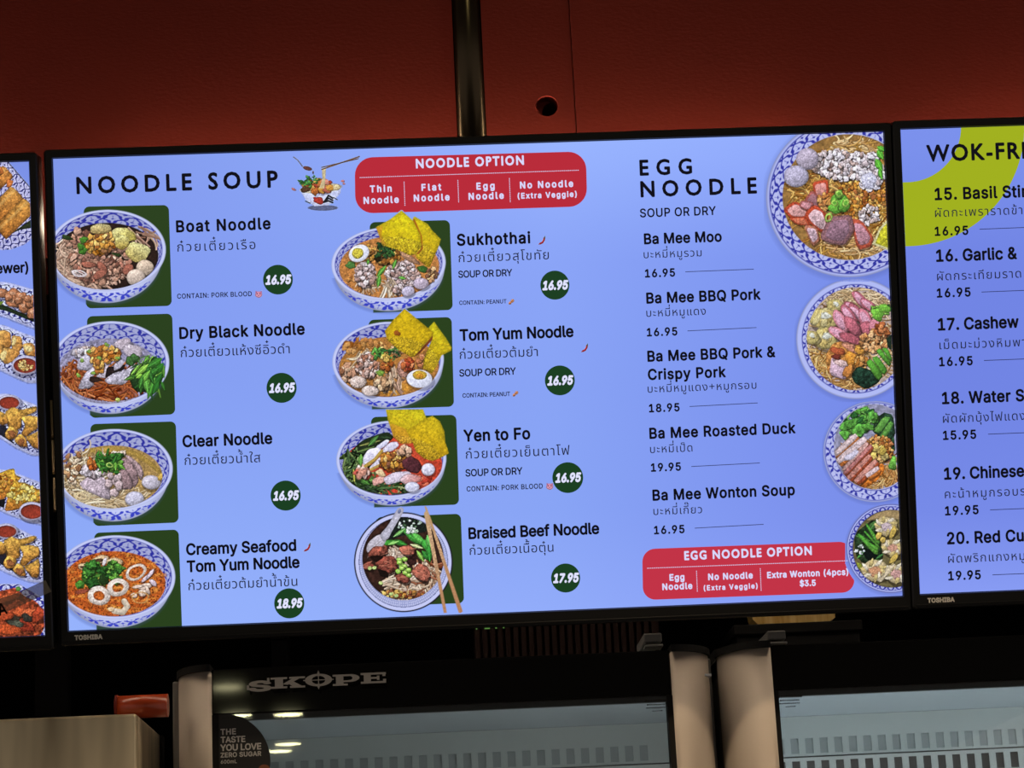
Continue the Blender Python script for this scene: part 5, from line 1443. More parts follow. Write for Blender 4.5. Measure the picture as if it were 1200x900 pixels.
# (style, name, text, x left, baseline y, x right, capital height, colour) in photo units on that screen
MID_TEXT = [
    (HEAD, 'menu_heading', 'NOODLE SOUP', 88.75, 227, 325.5, 18.6, INK),
    (NAME, 'dish_name', 'Boat Noodle', 205.75, 272, 317.5, 12.9, INK), (THAI, 'thai_name', KT + 'เรือ', 207, 295, 300.5, 10.4, GREY),
    (NOTE, 'allergen_note', 'CONTAIN: PORK BLOOD', 207.5, 350, 295.5, 5.4, GREY),
    (NAME, 'dish_name', 'Dry Black Noodle', 209.5, 397, 357.5, 12.9, INK), (THAI, 'thai_name', KT + 'แห้งซีอิ๋วดำ', 211, 418.7, 341, 10.4, GREY),
    (NAME, 'dish_name', 'Clear Noodle', 213.75, 523.7, 319.5, 12.8, INK), (THAI, 'thai_name', KT + 'น้ำใส', 215.5, 545, 306, 10.4, GREY),
    (NAME, 'dish_name', 'Creamy Seafood', 218, 650.2, 348, 12.6, INK), (NAME, 'dish_name', 'Tom Yum Noodle', 219, 670.2, 351.5, 12.6, INK),
    (THAI, 'thai_name', KT + 'ต้มยำน้ำข้น', 220, 691.7, 350, 10.4, GREY),
    (OPTH, 'option_heading', 'NOODLE OPTION', 487, 197, 614.5, 10.2, PALE),
    (OPT, 'option_text', 'Thin', 433.6, 225.3, 459.4, 7.4, PALE), (OPT, 'option_text', 'Noodle', 425.8, 238.8, 467.5, 7.4, PALE),
    (OPT, 'option_text', 'Flat', 493.6, 223.5, 517, 7.4, PALE), (OPT, 'option_text', 'Noodle', 484.6, 236, 527, 7.4, PALE),
    (OPT, 'option_text', 'Egg', 558, 222, 580, 7.4, PALE), (OPT, 'option_text', 'Noodle', 548.8, 234, 590.5, 7.4, PALE),
    (OPT, 'option_text', 'No Noodle', 609, 220.8, 671.8, 7.4, PALE), (OPT, 'option_text', '(Extra Veggie)', 606, 232.8, 676.6, 6.2, PALE),
    (NAME, 'dish_name', 'Sukhothai', 535.3, 287.7, 622, 12.9, INK), (THAI, 'thai_name', KT + 'สุโขทัย', 536.5, 307.5, 644.5, 10.4, GREY),
    (NOTE, 'serving_note', 'SOUP OR DRY', 536.8, 325.5, 600.4, 7.8, INK), (NOTE, 'allergen_note', 'CONTAIN: PEANUT', 538, 357.3, 593.8, 4.6, GREY),
    (NAME, 'dish_name', 'Tom Yum Noodle', 538.7, 399.3, 672.4, 12.8, INK), (THAI, 'thai_name', KT + 'ต้มยำ', 537.8, 420.8, 631.6, 10.4, GREY),
    (NOTE, 'serving_note', 'SOUP OR DRY', 538, 441.2, 604.7, 8.0, INK), (NOTE, 'allergen_note', 'CONTAIN: PEANUT', 541.8, 466, 598, 4.8, GREY),
    (NAME, 'dish_name', 'Yen to Fo', 543.5, 517.2, 621.7, 13.0, INK), (THAI, 'thai_name', KT + 'เย็นตาโฟ', 545, 537.6, 668, 10.4, GREY),
    (NOTE, 'serving_note', 'SOUP OR DRY', 545.2, 558.3, 612.4, 8.0, INK), (NOTE, 'allergen_note', 'CONTAIN: PORK BLOOD', 546.6, 575.8, 636.4, 5.6, GREY),
    (NAME, 'dish_name', 'Braised Beef Noodle', 548.3, 631.4, 702.5, 12.6, INK), (THAI, 'thai_name', KT + 'เนื้อตุ๋น', 549.4, 650.4, 650, 10.2, GREY),
    (HEAD, 'menu_heading', 'EGG', 748.6, 205.5, 812, 17.4, INK), (HEAD, 'menu_heading', 'NOODLE', 749.6, 230.8, 887, 17.8, INK),
    (NOTE, 'serving_note', 'SOUP OR DRY', 749.6, 254.7, 839, 9.8, INK),
    (NAME, 'dish_name', 'Ba Mee Moo', 754, 286, 846, 11.8, INK), (THAI, 'thai_name', BM + 'หมูรวม', 753.3, 302.8, 823.3, 8.9, GREY), (PRICE, 'price_text', '16.95', 755, 325, 791.7, 9.0, INK),
    (NAME, 'dish_name', 'Ba Mee BBQ Pork', 756.7, 355.5, 891, 12.0, INK), (THAI, 'thai_name', BM + 'หมูแดง', 756.4, 371.4, 827.8, 8.9, GREY), (PRICE, 'price_text', '16.95', 757.2, 394, 794.4, 9.0, INK),
    (NAME, 'dish_name', 'Ba Mee BBQ Pork &', 758, 423.6, 908.3, 12.0, INK), (NAME, 'dish_name', 'Crispy Pork', 759, 445, 850.3, 12.0, INK),
    (THAI, 'thai_name', BM + 'หมูแดง+หมูกรอบ', 758, 460.3, 887.5, 8.9, GREY), (PRICE, 'price_text', '18.95', 759.7, 483, 797, 9.0, INK),
    (NAME, 'dish_name', 'Ba Mee Roasted Duck', 760.3, 513.9, 932, 12.0, INK), (THAI, 'thai_name', BM + 'เป็ด', 760.8, 531, 812.5, 8.9, GREY), (PRICE, 'price_text', '19.95', 762, 552.5, 798.6, 9.0, INK),
    (NAME, 'dish_name', 'Ba Mee Wonton Soup', 764, 586.4, 931.7, 12.0, INK), (THAI, 'thai_name', BM + 'เกี๊ยว', 764.7, 603.6, 823.6, 8.9, GREY), (PRICE, 'price_text', '16.95', 765.6, 625.8, 802.8, 9.0, INK),
    (OPTH, 'option_heading', 'EGG NOODLE OPTION', 801.5, 656, 951.7, 9.6, PALE),
    (OPT, 'option_text', 'Egg', 784.2, 680.2, 802.3, 7.0, PALE), (OPT, 'option_text', 'Noodle', 775.8, 691.2, 811.4, 7.0, PALE),
    (OPT, 'option_text', 'No Noodle', 829.5, 679.6, 882.2, 7.0, PALE), (OPT, 'option_text', '(Extra Veggie)', 824, 691.8, 888.4, 5.6, PALE),
    (OPT, 'option_text', 'Extra Wonton (4pcs)', 898.6, 677.3, 994.8, 6.8, PALE), (OPT, 'option_text', '$3.5', 937, 686.9, 956.3, 6.6, PALE),
]
RIGHT_TEXT = [
    (HEAD, 'menu_heading', 'WOK-FRIED', 1086.5, 189.2, 1238, 18.6, INK),
    (NAME, 'dish_name', '15. Basil Stir', 1094, 234.3, 1203, 13.4, INK), (THAI, 'thai_name', 'ผัดกะเพราราดข้าว', 1094.4, 254.6, 1207, 9.8, GREY), (PRICE, 'price_text', '16.95', 1094.4, 276.2, 1135.3, 10.0, INK),
    (NAME, 'dish_name', '16. Garlic &', 1095.7, 306.5, 1191.4, 13.4, INK), (THAI, 'thai_name', 'ผัดกระเทียมราด', 1096.8, 328.9, 1197.6, 9.8, GREY), (PRICE, 'price_text', '16.95', 1096.8, 348.5, 1138, 10.0, INK),
    (NAME, 'dish_name', '17. Cashew', 1097.8, 387, 1193.8, 13.4, INK), (THAI, 'thai_name', 'เม็ดมะม่วงหิมพา', 1099.5, 409.4, 1203, 9.8, GREY), (PRICE, 'price_text', '16.95', 1099.5, 429, 1140.5, 10.0, INK),
    (NAME, 'dish_name', '18. Water S', 1102.6, 473.3, 1200.5, 13.2, INK), (THAI, 'thai_name', 'ผัดผักบุ้งไฟแดง', 1103.7, 495.7, 1202, 9.8, GREY), (PRICE, 'price_text', '15.95', 1104, 515.3, 1144.6, 10.0, INK),
    (NAME, 'dish_name', '19. Chinese', 1105, 561.8, 1200.5, 13.2, INK), (THAI, 'thai_name', 'คะน้าหมูกรอบร', 1106, 584.1, 1202, 9.8, GREY), (PRICE, 'price_text', '19.95', 1106.4, 603.7, 1147.4, 10.0, INK),
    (NAME, 'dish_name', '20. Red Cu', 1108.8, 637.5, 1200.5, 13.2, INK), (THAI, 'thai_name', 'ผัดพริกแกงหมู', 1109.8, 659.8, 1202, 9.8, GREY), (PRICE, 'price_text', '19.95', 1110.2, 679.8, 1150, 10.0, INK),
]
LEFT_TEXT = [(NAME, 'dish_name', 'skewer)', -20.5, 320.9, 34.9, 11.4, INK)]
BADGES = [(325.75, 327.75, 17.4, '16.95'), (330, 454.5, 17.6, '16.95'), (334.75, 580.75, 17.6, '16.95'), (339, 707, 17.6, '18.95'),
          (650.2, 334.2, 17.0, '16.95'), (656, 445.8, 17.5, '16.95'), (665.3, 559.7, 18.0, '16.95'), (662.8, 677.3, 17.0, '17.95')]
want = set()
for st_, _, s, *_r in MID_TEXT + RIGHT_TEXT + LEFT_TEXT:
    want |= {(st_[0], st_[1], c) for c in s}
want |= {(BADGE[0], BADGE[1], c) for c in '16.9578'} | {(BRAND[0], BRAND[1], c) for c in 'TOSHIBA'} | {(LOGO[0], LOGO[1], 'S')}
want |= {(STICK[0], STICK[1], c) for c in 'THE TASTEYOULVZROSUGA'} | {(NOTE[0], NOTE[1], c) for c in '600mLA'}
prepare_glyphs(want)

# ------------------------------------------------------------------ fridge logo and sticker
SKZ = lambda px, py: at_y(px, py, GY)
logo_o = empty('logo', (0, 0, 0)); bpy.data.objects.remove(logo_o)
bm = bmesh.new()


def quad(*pts):
    bm.faces.new([bm.verts.new((x, GY - 0.0008 - 0.00002 * len(bm.faces), z)) for x, z in pts])


def letter_frame(px0, py0, px1, py1):
    a = SKZ(px0, py1); b_ = SKZ(px1, py0)
    return lambda u, v: (a[0] + u * (b_[0] - a[0]), a[2] + v * (b_[2] - a[2]))


def lquad(f, *uv): quad(*[f(u, v) for u, v in uv])


def lrect(f, u0, v0, u1, v1): lquad(f, (u0, v0), (u1, v0), (u1, v1), (u0, v1))


def ring_sector(f, cx, cy, rx, ry, tx, ty, a0, a1, n=24):
    for i in range(n):
        t, s = a0 + (a1 - a0) * i / n, a0 + (a1 - a0) * (i + 1) / n
        lquad(f, *[(cx + k * math.cos(q), cy + j * math.sin(q)) for k, j, q in ((rx, ry, t), (rx, ry, s), (rx - tx, ry - ty, s), (rx - tx, ry - ty, t))])


bm.faces.ensure_lookup_table()
fS = letter_frame(291, 797.0, 318.3, 811.3)
V, F = lay('S', None, 1.0, LOGO[0], LOGO[1]); lay_q = list(LAYER)
va = np.array(V); lo = va.min(0); hi = va.max(0)
vv = [bm.verts.new((fS(*((p - lo) / (hi - lo)))[0], GY - 0.0008 - 0.00004 * q, fS(*((p - lo) / (hi - lo)))[1])) for p, q in zip(va, lay_q)]
for f_ in F: bm.faces.new([vv[i] for i in f_])
lrect(fS, 0.0, 0.0, 0.10, 0.42); lrect(fS, 0.86, 0.60, 0.96, 1.0)
fK = letter_frame(318.8, 795.2, 358.5, 809.8)
lrect(fK, 0.12, 0.0, 0.36, 1.0); lrect(fK, 0.0, 0.0, 0.48, 0.17); lrect(fK, 0.0, 0.83, 0.48, 1.0)
lquad(fK, (0.34, 0.36), (0.50, 0.30), (0.88, 0.9), (0.66, 0.9)); lquad(fK, (0.44, 0.56), (0.66, 0.1), (0.94, 0.1), (0.62, 0.66))
lrect(fK, 0.54, 0.83, 1.0, 1.0); lrect(fK, 0.56, 0.0, 1.0, 0.17)
fO = letter_frame(358.7, 791.6, 389.9, 807.6)
ring_sector(fO, 0.5, 0.5, 0.5, 0.5, 0.25, 0.17, 0, 2 * math.pi, 40)
lrect(fO, 0.485, -0.22, 0.515, 1.24); lrect(fO, 0.22, 0.47, 0.78, 0.53); lrect(fO, -0.06, 0.46, 0.1, 0.54); lrect(fO, 0.9, 0.46, 1.06, 0.54)
lrect(fO, 0.46, 0.8, 0.54, 1.12); lrect(fO, 0.46, -0.10, 0.54, 0.2)
fP = letter_frame(391, 792.4, 421.8, 806.6)
lrect(fP, 0.12, 0.0, 0.40, 1.0); lrect(fP, 0.0, 0.0, 0.56, 0.17); lrect(fP, 0.0, 0.83, 0.62, 1.0); lrect(fP, 0.36, 0.30, 0.62, 0.46)
ring_sector(fP, 0.62, 0.65, 0.38, 0.35, 0.26, 0.17, -math.pi / 2, math.pi / 2)
fE = letter_frame(423.6, 790.5, 452.6, 804.2)
lrect(fE, 0.12, 0.0, 0.40, 1.0); lrect(fE, 0.0, 0.0, 1.0, 0.19); lrect(fE, 0.0, 0.81, 1.0, 1.0); lrect(fE, 0.3, 0.41, 0.72, 0.59)
lrect(fE, 0.88, 0.0, 1.0, 0.38); lrect(fE, 0.86, 0.64, 0.98, 1.0); lrect(fE, 0.64, 0.30, 0.74, 0.70)
me = bpy.data.meshes.new('logo_lettering'); bm.to_mesh(me); bm.free()
link('logo_lettering', me, 'logo', fr1)['label'] = 'silver slab letter logo with a crosshair letter'

c = at_y(259.5, 893.5, GY); R_ = 0.0558
P = []
xl = -0.3143
for i in range(72):
    t = 2 * math.pi * i / 72
    P.append((max(xl, c[0] + R_ * math.cos(t)), c[2] + R_ * math.sin(t)))
stk = front_poly('door_sticker', P, GY + 0.0015, 0.0006, 'sticker', fr1)
stk['label'] = 'round black drink sticker with grey lettering'
for s, a0, a1, b0, cp in (('THE', 427, 528, 660, 35), ('TASTE', 428, 588, 711, 36), ('YOU LOVE', 427, 690, 763, 38), ('ZERO SUGAR', 427, 688, 805, 28)):
    A = at_y(180 + a0 / 5.4545, 740 + b0 / 5.4545, GY); B = at_y(180 + a1 / 5.4545, 740 + b0 / 5.4545, GY)
    front_text('sticker_text', s, A[0], A[2], B[0], cp / 5.4545 * 0.000985, GY + 0.0007, 'sticker_text', stk, STICK[1])
A = at_y(180 + 427 / 5.4545, 740 + 845 / 5.4545, GY); B = at_y(180 + 533 / 5.4545, 740 + 845 / 5.4545, GY)
front_text('sticker_text', '600mL', A[0], A[2], B[0], 22 / 5.4545 * 0.000985, GY + 0.0007, 'sticker_text', stk, NOTE[1])
A = at_y(309.5, 901, GY)
prism('sticker_picture', [(A[0] + 0.0065 * math.cos(t), A[2] + 0.005 * math.sin(t)) for t in np.linspace(0, 2 * math.pi, 20)[:-1]], GY + 0.0005, GY + 0.0009, 'y', 'cap', stk)

# ------------------------------------------------------------------ the screens
GX = np.array([63, 350, 650, 900, 1050.0]); GYY = np.array([170, 300, 450, 600, 720.0])
GC = np.array([[(126, 150, 232), (138, 164, 245), (152, 180, 255), (146, 172, 253), (122, 142, 232)],
               [(128, 152, 240), (134, 160, 243), (138, 164, 247), (126, 150, 240), (116, 136, 228)],
               [(132, 158, 243), (134, 160, 243), (136, 163, 245), (124, 147, 238), (114, 134, 230)],
               [(140, 168, 247), (140, 168, 247), (136, 164, 245), (126, 148, 239), (120, 140, 232)],
               [(150, 178, 252), (148, 176, 252), (146, 172, 250), (136, 158, 246), (132, 152, 242)]], float)
RCOL = np.array([(122, 144, 236), (112, 132, 228), (112, 132, 228), (118, 138, 232), (140, 160, 246)], float)
LCOL = np.array([(120, 142, 228), (132, 154, 240), (138, 160, 244), (140, 160, 244), (150, 168, 246)], float)


def bg_mid(px, py):
    """colour the middle panel shows behind its pictures"""
    fx = np.interp(px, GX, np.arange(5)); fy = np.interp(py, GYY, np.arange(5))
    ix = np.minimum(fx.astype(int), 3); iy = np.minimum(fy.astype(int), 3); ax = (fx - ix)[..., None]; ay = (fy - iy)[..., None]
    return (GC[iy, ix] * (1 - ax) + GC[iy, ix + 1] * ax) * (1 - ay) + (GC[iy + 1, ix] * (1 - ax) + GC[iy + 1, ix + 1] * ax) * ay


def bg_rows(C5):
    return lambda px, py: np.stack([np.interp(py, GYY, C5[:, k]) for k in range(3)], -1)


bg_right, bg_left = bg_rows(RCOL), bg_rows(LCOL)


def rr(l, r, b, t, rad, n=5):
    P = []
    for cx, cy, a0 in ((r - rad, t - rad, 0), (l + rad, t - rad, 90), (l + rad, b + rad, 180), (r - rad, b + rad, 270)):
        for i in range(n + 1):
            a = math.radians(a0 + 90 * i / n); P.append((cx + rad * math.cos(a), cy + rad * math.sin(a)))
    return P


def unproject_grid(centre, bgf, nx=40, ny=24):
    U, V = np.meshgrid(np.linspace(-SW / 2, SW / 2, nx), np.linspace(-SH / 2, SH / 2, ny))
    W_ = centre + U[..., None] * RTV[:, 0] + V[..., None] * RTV[:, 1] - CAM
    q = W_ @ RC
    px = 600 + FPX * q[..., 0] / -q[..., 2]; py = 450 - FPX * q[..., 1] / -q[..., 2]
    idx = np.arange(nx * ny).reshape(ny, nx)
    F = np.stack([idx[:-1, :-1], idx[:-1, 1:], idx[1:, 1:], idx[1:, :-1]], -1).reshape(-1, 4).tolist()
    return list(zip(U.ravel(), V.ravel())), F, bgf(px, py).reshape(-1, 3)


def television(centre, label, bgf):
    t = tag(empty('menu_screen', tuple(centre), (math.pi / 2 + TILT, 0, 0)), label, 'screen', 'menu screens hung in a row')
    sd, tp, bt = 0.0097, 0.0100, 0.0170
    l, r, b_, tt = -SW / 2 - sd, SW / 2 + sd, -SH / 2 - bt, SH / 2 + tp
    prof = [((0, 0, 0, 0), -0.030, 0.004), ((0, 0, 0, 0), 0.0022, 0.004), ((0.0016,) * 4, 0.004, 0.0034),
            ((sd - 0.0012, sd - 0.0012, bt - 0.0012, tp - 0.0012), 0.0036, 0.0012), ((sd, sd, bt, tp), -0.0006, 0.0006)]
    bm = bmesh.new(); rings = []
    for (dl, dr, db, dt), z, rad in prof:
        rings.append([bm.verts.new((x, y, z)) for x, y in rr(l + dl, r - dr, b_ + db, tt - dt, rad)])
    n = len(rings[0])
    for p, q in zip(rings[:-1], rings[1:]):
        for i in range(n): bm.faces.new((p[i], p[(i + 1) % n], q[(i + 1) % n], q[i]))
    bz = link('bezel', bm_mesh('bezel', bm), 'bezel', t)
    box('lower_ridge', (l + 0.004, r - 0.004, b_ + 0.0035, b_ + 0.0055, 0.0030, 0.0052), 'bezel', bz, 0.0006)
    bm = bmesh.new()
    bm_box(bm, l + 0.002, r - 0.002, b_ + 0.002, tt - 0.002, -0.036, -0.0010)
    bm_box(bm, l + 0.06, r - 0.06, b_ + 0.03, tt - 0.16, -0.058, -0.036, 0.004)
    link('back_housing', bm_mesh('back_housing', bm), 'housing', t)
    box('wall_bracket', (-0.12, 0.12, -0.10, 0.10, -0.064, -0.058), 'black', t)
    V, F, C = unproject_grid(centre, bgf)
    return t, flat_mesh('display_panel', V, F, C, t, 0.0)


def put_text(scrn, centre, rows, z=0.0009):
    for st_, name, s, x0, y0, x1, cap, col in rows:
        u0, v0 = scr(x0, y0, centre); u1, _v = scr(x1, y0 - 0.0375 * (x1 - x0), centre)
        sh = 0.18 if st_ is BADGE else 0.0
        V, F = lay(s, float(u1 - u0), px_m(cap), st_[0], st_[1], sh, 0.86 if st_ is OPTH else 1.0 if st_ is THAI else 0.93)
        flat_mesh(name, [(u0 + a, v0 + c) for a, c in V], F, col, scrn, z)


def shape(scrn, centre, name, pts, col, z, rnd_px=0.0):
    """flat coloured figure; pts in photo units, corners rounded by rnd_px"""
    P = np.array(pts, float)
    if rnd_px:
        Q = []
        n = len(P)
        for i in range(n):
            a, c, b_ = P[i - 1], P[i], P[(i + 1) % n]
            d1 = (a - c) / np.hypot(*(a - c)); d2 = (b_ - c) / np.hypot(*(b_ - c))
            for t in np.linspace(0, 1, 9):
                p0 = c + d1 * rnd_px; p1 = c + d2 * rnd_px; k = 0.45
                e0 = c + d1 * rnd_px * k; e1 = c + d2 * rnd_px * k
                Q.append((1 - t) ** 3 * p0 + 3 * (1 - t) ** 2 * t * e0 + 3 * (1 - t) * t * t * e1 + t ** 3 * p1)
        P = np.array(Q)
    u, v = scr(P[:, 0], P[:, 1], centre)
    u = np.clip(u, -SW / 2, SW / 2); v = np.clip(v, -SH / 2, SH / 2)
    return flat_mesh(name, list(zip(u, v)), [list(range(len(P)))[::-1]], col, scrn, z)


def rule(scrn, centre, x0, y0, x1, y1, w, col, z=0.0008, name='divider_line', dots=0):
    a = np.array((x0, y0), float); b_ = np.array((x1, y1), float); d = (b_ - a); L = np.hypot(*d); d /= L; n = np.array((-d[1], d[0])) * w / 2
    V = []; F = []
    segs = [(0, L)] if not dots else [(i * dots, i * dots + dots * 0.6) for i in range(int(L / dots))]
    for s, e in segs:
        k = len(V); V += [a + d * s - n, a + d * e - n, a + d * e + n, a + d * s + n]; F.append([k + 3, k + 2, k + 1, k])
    V = np.array(V); u, v = scr(V[:, 0], V[:, 1], centre)
    return flat_mesh(name, list(zip(u, v)), F, col, scrn, z)


def brand(t, centre, x0, y0, x1):
    u0, v0 = scr(x0, y0, centre); u1, _v = scr(x1, y0, centre)
    V, F = lay('TOSHIBA', float(u1 - u0), px_m(4.9), BRAND[0], BRAND[1])
    me = bpy.data.meshes.new('brand_lettering')
    me.from_pydata([(float(u0) + a, float(v0) + c, 0.0046 + 0.00004 * q) for (a, c), q in zip(V, LAYER)], [], F)
    link('brand_lettering', me, 'brand', t)


tvm, sm = television(MID, 'wide menu screen listing noodle soups and egg noodles above the fridges', bg_mid)
tvl, sl_ = television(LEFT, 'menu screen with plates of fried snacks beside the noodle soup screen', bg_left)
tvr, sr = television(RIGHT, 'menu screen with yellow green ring and numbered wok dishes', bg_right)
brand(tvm, MID, 88.3, 749.4, 120.6); brand(tvr, RIGHT, 1086, 705.8, 1117.4)
u, v = scr(575, 735.5)
bm = bmesh.new()
for du, w in ((-0.016, 0.0014), (-0.004, 0.006), (0.006, 0.0018), (0.0145, 0.0014)):
    bm_box(bm, u + du - w / 2, u + du + w / 2, v - 0.0010, v + 0.0002, 0.001, 0.0050)
link('indicator_light', bm_mesh('indicator_light', bm), 'led', tvm)

# --- middle screen: tiles, panels, badges
TILES = [[(98, 242.2), (197.8, 240.3), (201.4, 358.4), (101, 361.5)], [(101.8, 370.7), (201.8, 367.5), (205.4, 485.5), (105.7, 489.9)],
         [(105.8, 497), (206, 493.8), (209.4, 612.3), (109.7, 616.6)], [(110.3, 624.4), (209.3, 620.5), (213.9, 752), (113.8, 756)],
         [(433, 260.5), (527, 257.9), (530.6, 363.2), (437.5, 366.4)], [(431.7, 374.9), (529.2, 371.5), (532, 476.5), (436, 479.7)],
         [(434.6, 488.7), (534.6, 486), (538, 591.3), (438.6, 594.5)], [(441, 606), (540, 602), (543.8, 706.7), (445, 710.5)]]
for i, q in enumerate(TILES):
    shape(sm, MID, 'picture_tile', q, GREEN, 0.0003, 6.5)
red = (184, 40, 56)
shape(sm, MID, 'option_panel', [(415.6, 184.8), (686.5, 177.4), (688.2, 241.8), (416.5, 250.4)], red, 0.0003, 21)
shape(sm, MID, 'option_panel', [(752.5, 643.5), (998, 634.4), (1002, 694), (753.5, 703.2)], (194, 50, 70), 0.0003, 15)
rule(sm, MID, 421.6, 208.2, 680, 199.5, 0.9, PALE, dots=1.8)
for x, y0, y1 in ((474, 213, 242), (537, 211, 239.4), (597.4, 208.8, 238)): rule(sm, MID, x - 0.5, y0, x + 0.6, y1, 0.9, PALE, dots=1.8)
rule(sm, MID, 758.3, 665.9, 994, 657, 0.9, PALE, dots=1.8)
for x, y0, y1 in ((816.6, 668.8, 695.6), (891.3, 665.9, 693.6)): rule(sm, MID, x - 0.5, y0, x + 0.6, y1, 0.9, PALE, dots=1.8)
for x0, y0, x1, y1 in ((803, 318.6, 883.3, 315.5), (805.5, 387.8, 886.4, 383.9), (808, 476.4, 887.8, 472.2), (810, 546.7, 890.3, 542.5), (814, 618.9, 894.7, 614.4)):
    rule(sm, MID, x0, y0, x1, y1, 0.8, (52, 58, 100))
for x, y, r, s in BADGES:
    pts = [(x + r * math.cos(t), y + r * math.sin(t)) for t in np.linspace(0, 2 * math.pi, 49)[:-1]]
    b_ = shape(sm, MID, 'price_badge', pts, (24, 62, 32), 0.0006)
    put_text(sm, MID, [(BADGE, 'badge_price', s, x - 15.2, y + 5.4, x + 15.0, 9.6, (224, 226, 255))])
put_text(sm, MID, MID_TEXT)

# --- right screen
cx, cy = scr(1061, 148, RIGHT)
V = []; F = []
n = 60
for i in range(n + 1):
    a = -math.pi / 2 * i / n
    for rad in (66.2, 142.0):
        x = float(cx) + px_m(rad) * math.cos(a); y = float(cy) + px_m(rad) * math.sin(a)
        V.append((max(-SW / 2, x), min(SH / 2, y)))
for i in range(n): F.append([2 * i, 2 * i + 2, 2 * i + 3, 2 * i + 1])
V.append((-SW / 2, V[2 * n][1])); V.append((-SW / 2, V[2 * n + 1][1])); F.append([2 * n, 2 * n + 2, 2 * n + 3, 2 * n + 1])
flat_mesh('ring_graphic', V, F, (160, 176, 26), sr, 0.0003)
put_text(sr, RIGHT, RIGHT_TEXT)
for x, y in ((1147.7, 268.7), (1150, 342.3), (1152.9, 422.5), (1157.7, 508.8), (1160, 597.5), (1162.8, 673.6)):
    rule(sr, RIGHT, x, y, x + 82, y - 3.2, 0.8, (40, 44, 84))
put_text(sl_, LEFT, LEFT_TEXT)

# --- pictures
def picture(scrn, centre, bgf, fn, o3, ext, name, label, seed, tile=None, z=0.0006, K=1.6):
    p = Pic(*o3, *ext, seed=seed, K=K)
    p.C = bgf(o3[0] + p.X / o3[2], o3[1] + p.Y / o3[2])
    if tile is not None:
        tile_under(p, TILES[tile])
    fn(p)
    p.finish()
    p.mesh(name, scrn, z, centre, label)


S1, S2, S3 = 6.924, 6.82, 6.615
picture(sm, MID, bg_mid, dish_boat, (62, 235, S1), (0, 60, 930, 860), 'dish_picture', 'bowl of dark boat noodles with pork and balls', 1, 0)
picture(sm, MID, bg_mid, dish_dry, (66, 362, S1), (0, 85, 935, 880), 'dish_picture', 'bowl of dry brown noodles with pork and greens', 2, 1)
picture(sm, MID, bg_mid, dish_clear, (70, 488, S1), (0, 88, 930, 880), 'dish_picture', 'bowl of clear noodle soup with sliced pork', 3, 2)
picture(sm, MID, bg_mid, dish_seafood, (72, 615, S1), (0, 75, 940, 870), 'dish_picture', 'bowl of orange seafood soup with squid rings', 4, 3)
picture(sm, MID, bg_mid, dish_sukhothai, (384, 240, S2), (15, 30, 960, 880), 'dish_picture', 'bowl of noodles with egg half and crisp wonton skins', 5, 4, 0.00060)
picture(sm, MID, bg_mid, dish_tomyum, (384, 358, S2), (25, 10, 1005, 850), 'dish_picture', 'bowl of brown soup with crisp skins and egg at the rim', 6, 5, 0.00066)
picture(sm, MID, bg_mid, dish_yentofo, (388, 474, S2), (30, 20, 955, 835), 'dish_picture', 'bowl of red soup with dark greens and crisp skins', 7, 6, 0.00072)
picture(sm, MID, bg_mid, dish_beef, (410, 588, S3), (20, 20, 895, 880), 'dish_picture', 'round bowl of braised beef noodles with spoon and chopsticks', 8, 7, 0.00078)
picture(sm, MID, bg_mid, dish_moo, (890, 150, 5.0), (25, 10, 775, 900), 'dish_picture', 'large plate of egg noodles with minced pork and lime', 9)
picture(sm, MID, bg_mid, dish_bbq, (925, 325, 6.0), (35, 0, 740, 875), 'dish_picture', 'plate of egg noodles with pink pork slices and wontons', 10)
picture(sm, MID, bg_mid, dish_duck, (958, 462, 6.82), (35, 40, 650, 885), 'dish_picture', 'plate of egg noodles with sliced roasted duck', 11)
picture(sm, MID, bg_mid, dish_wonton, (984, 586, 7.9), (50, 25, 590, 880), 'dish_picture', 'plate of wonton soup with green stems', 12, None, 0.0007)


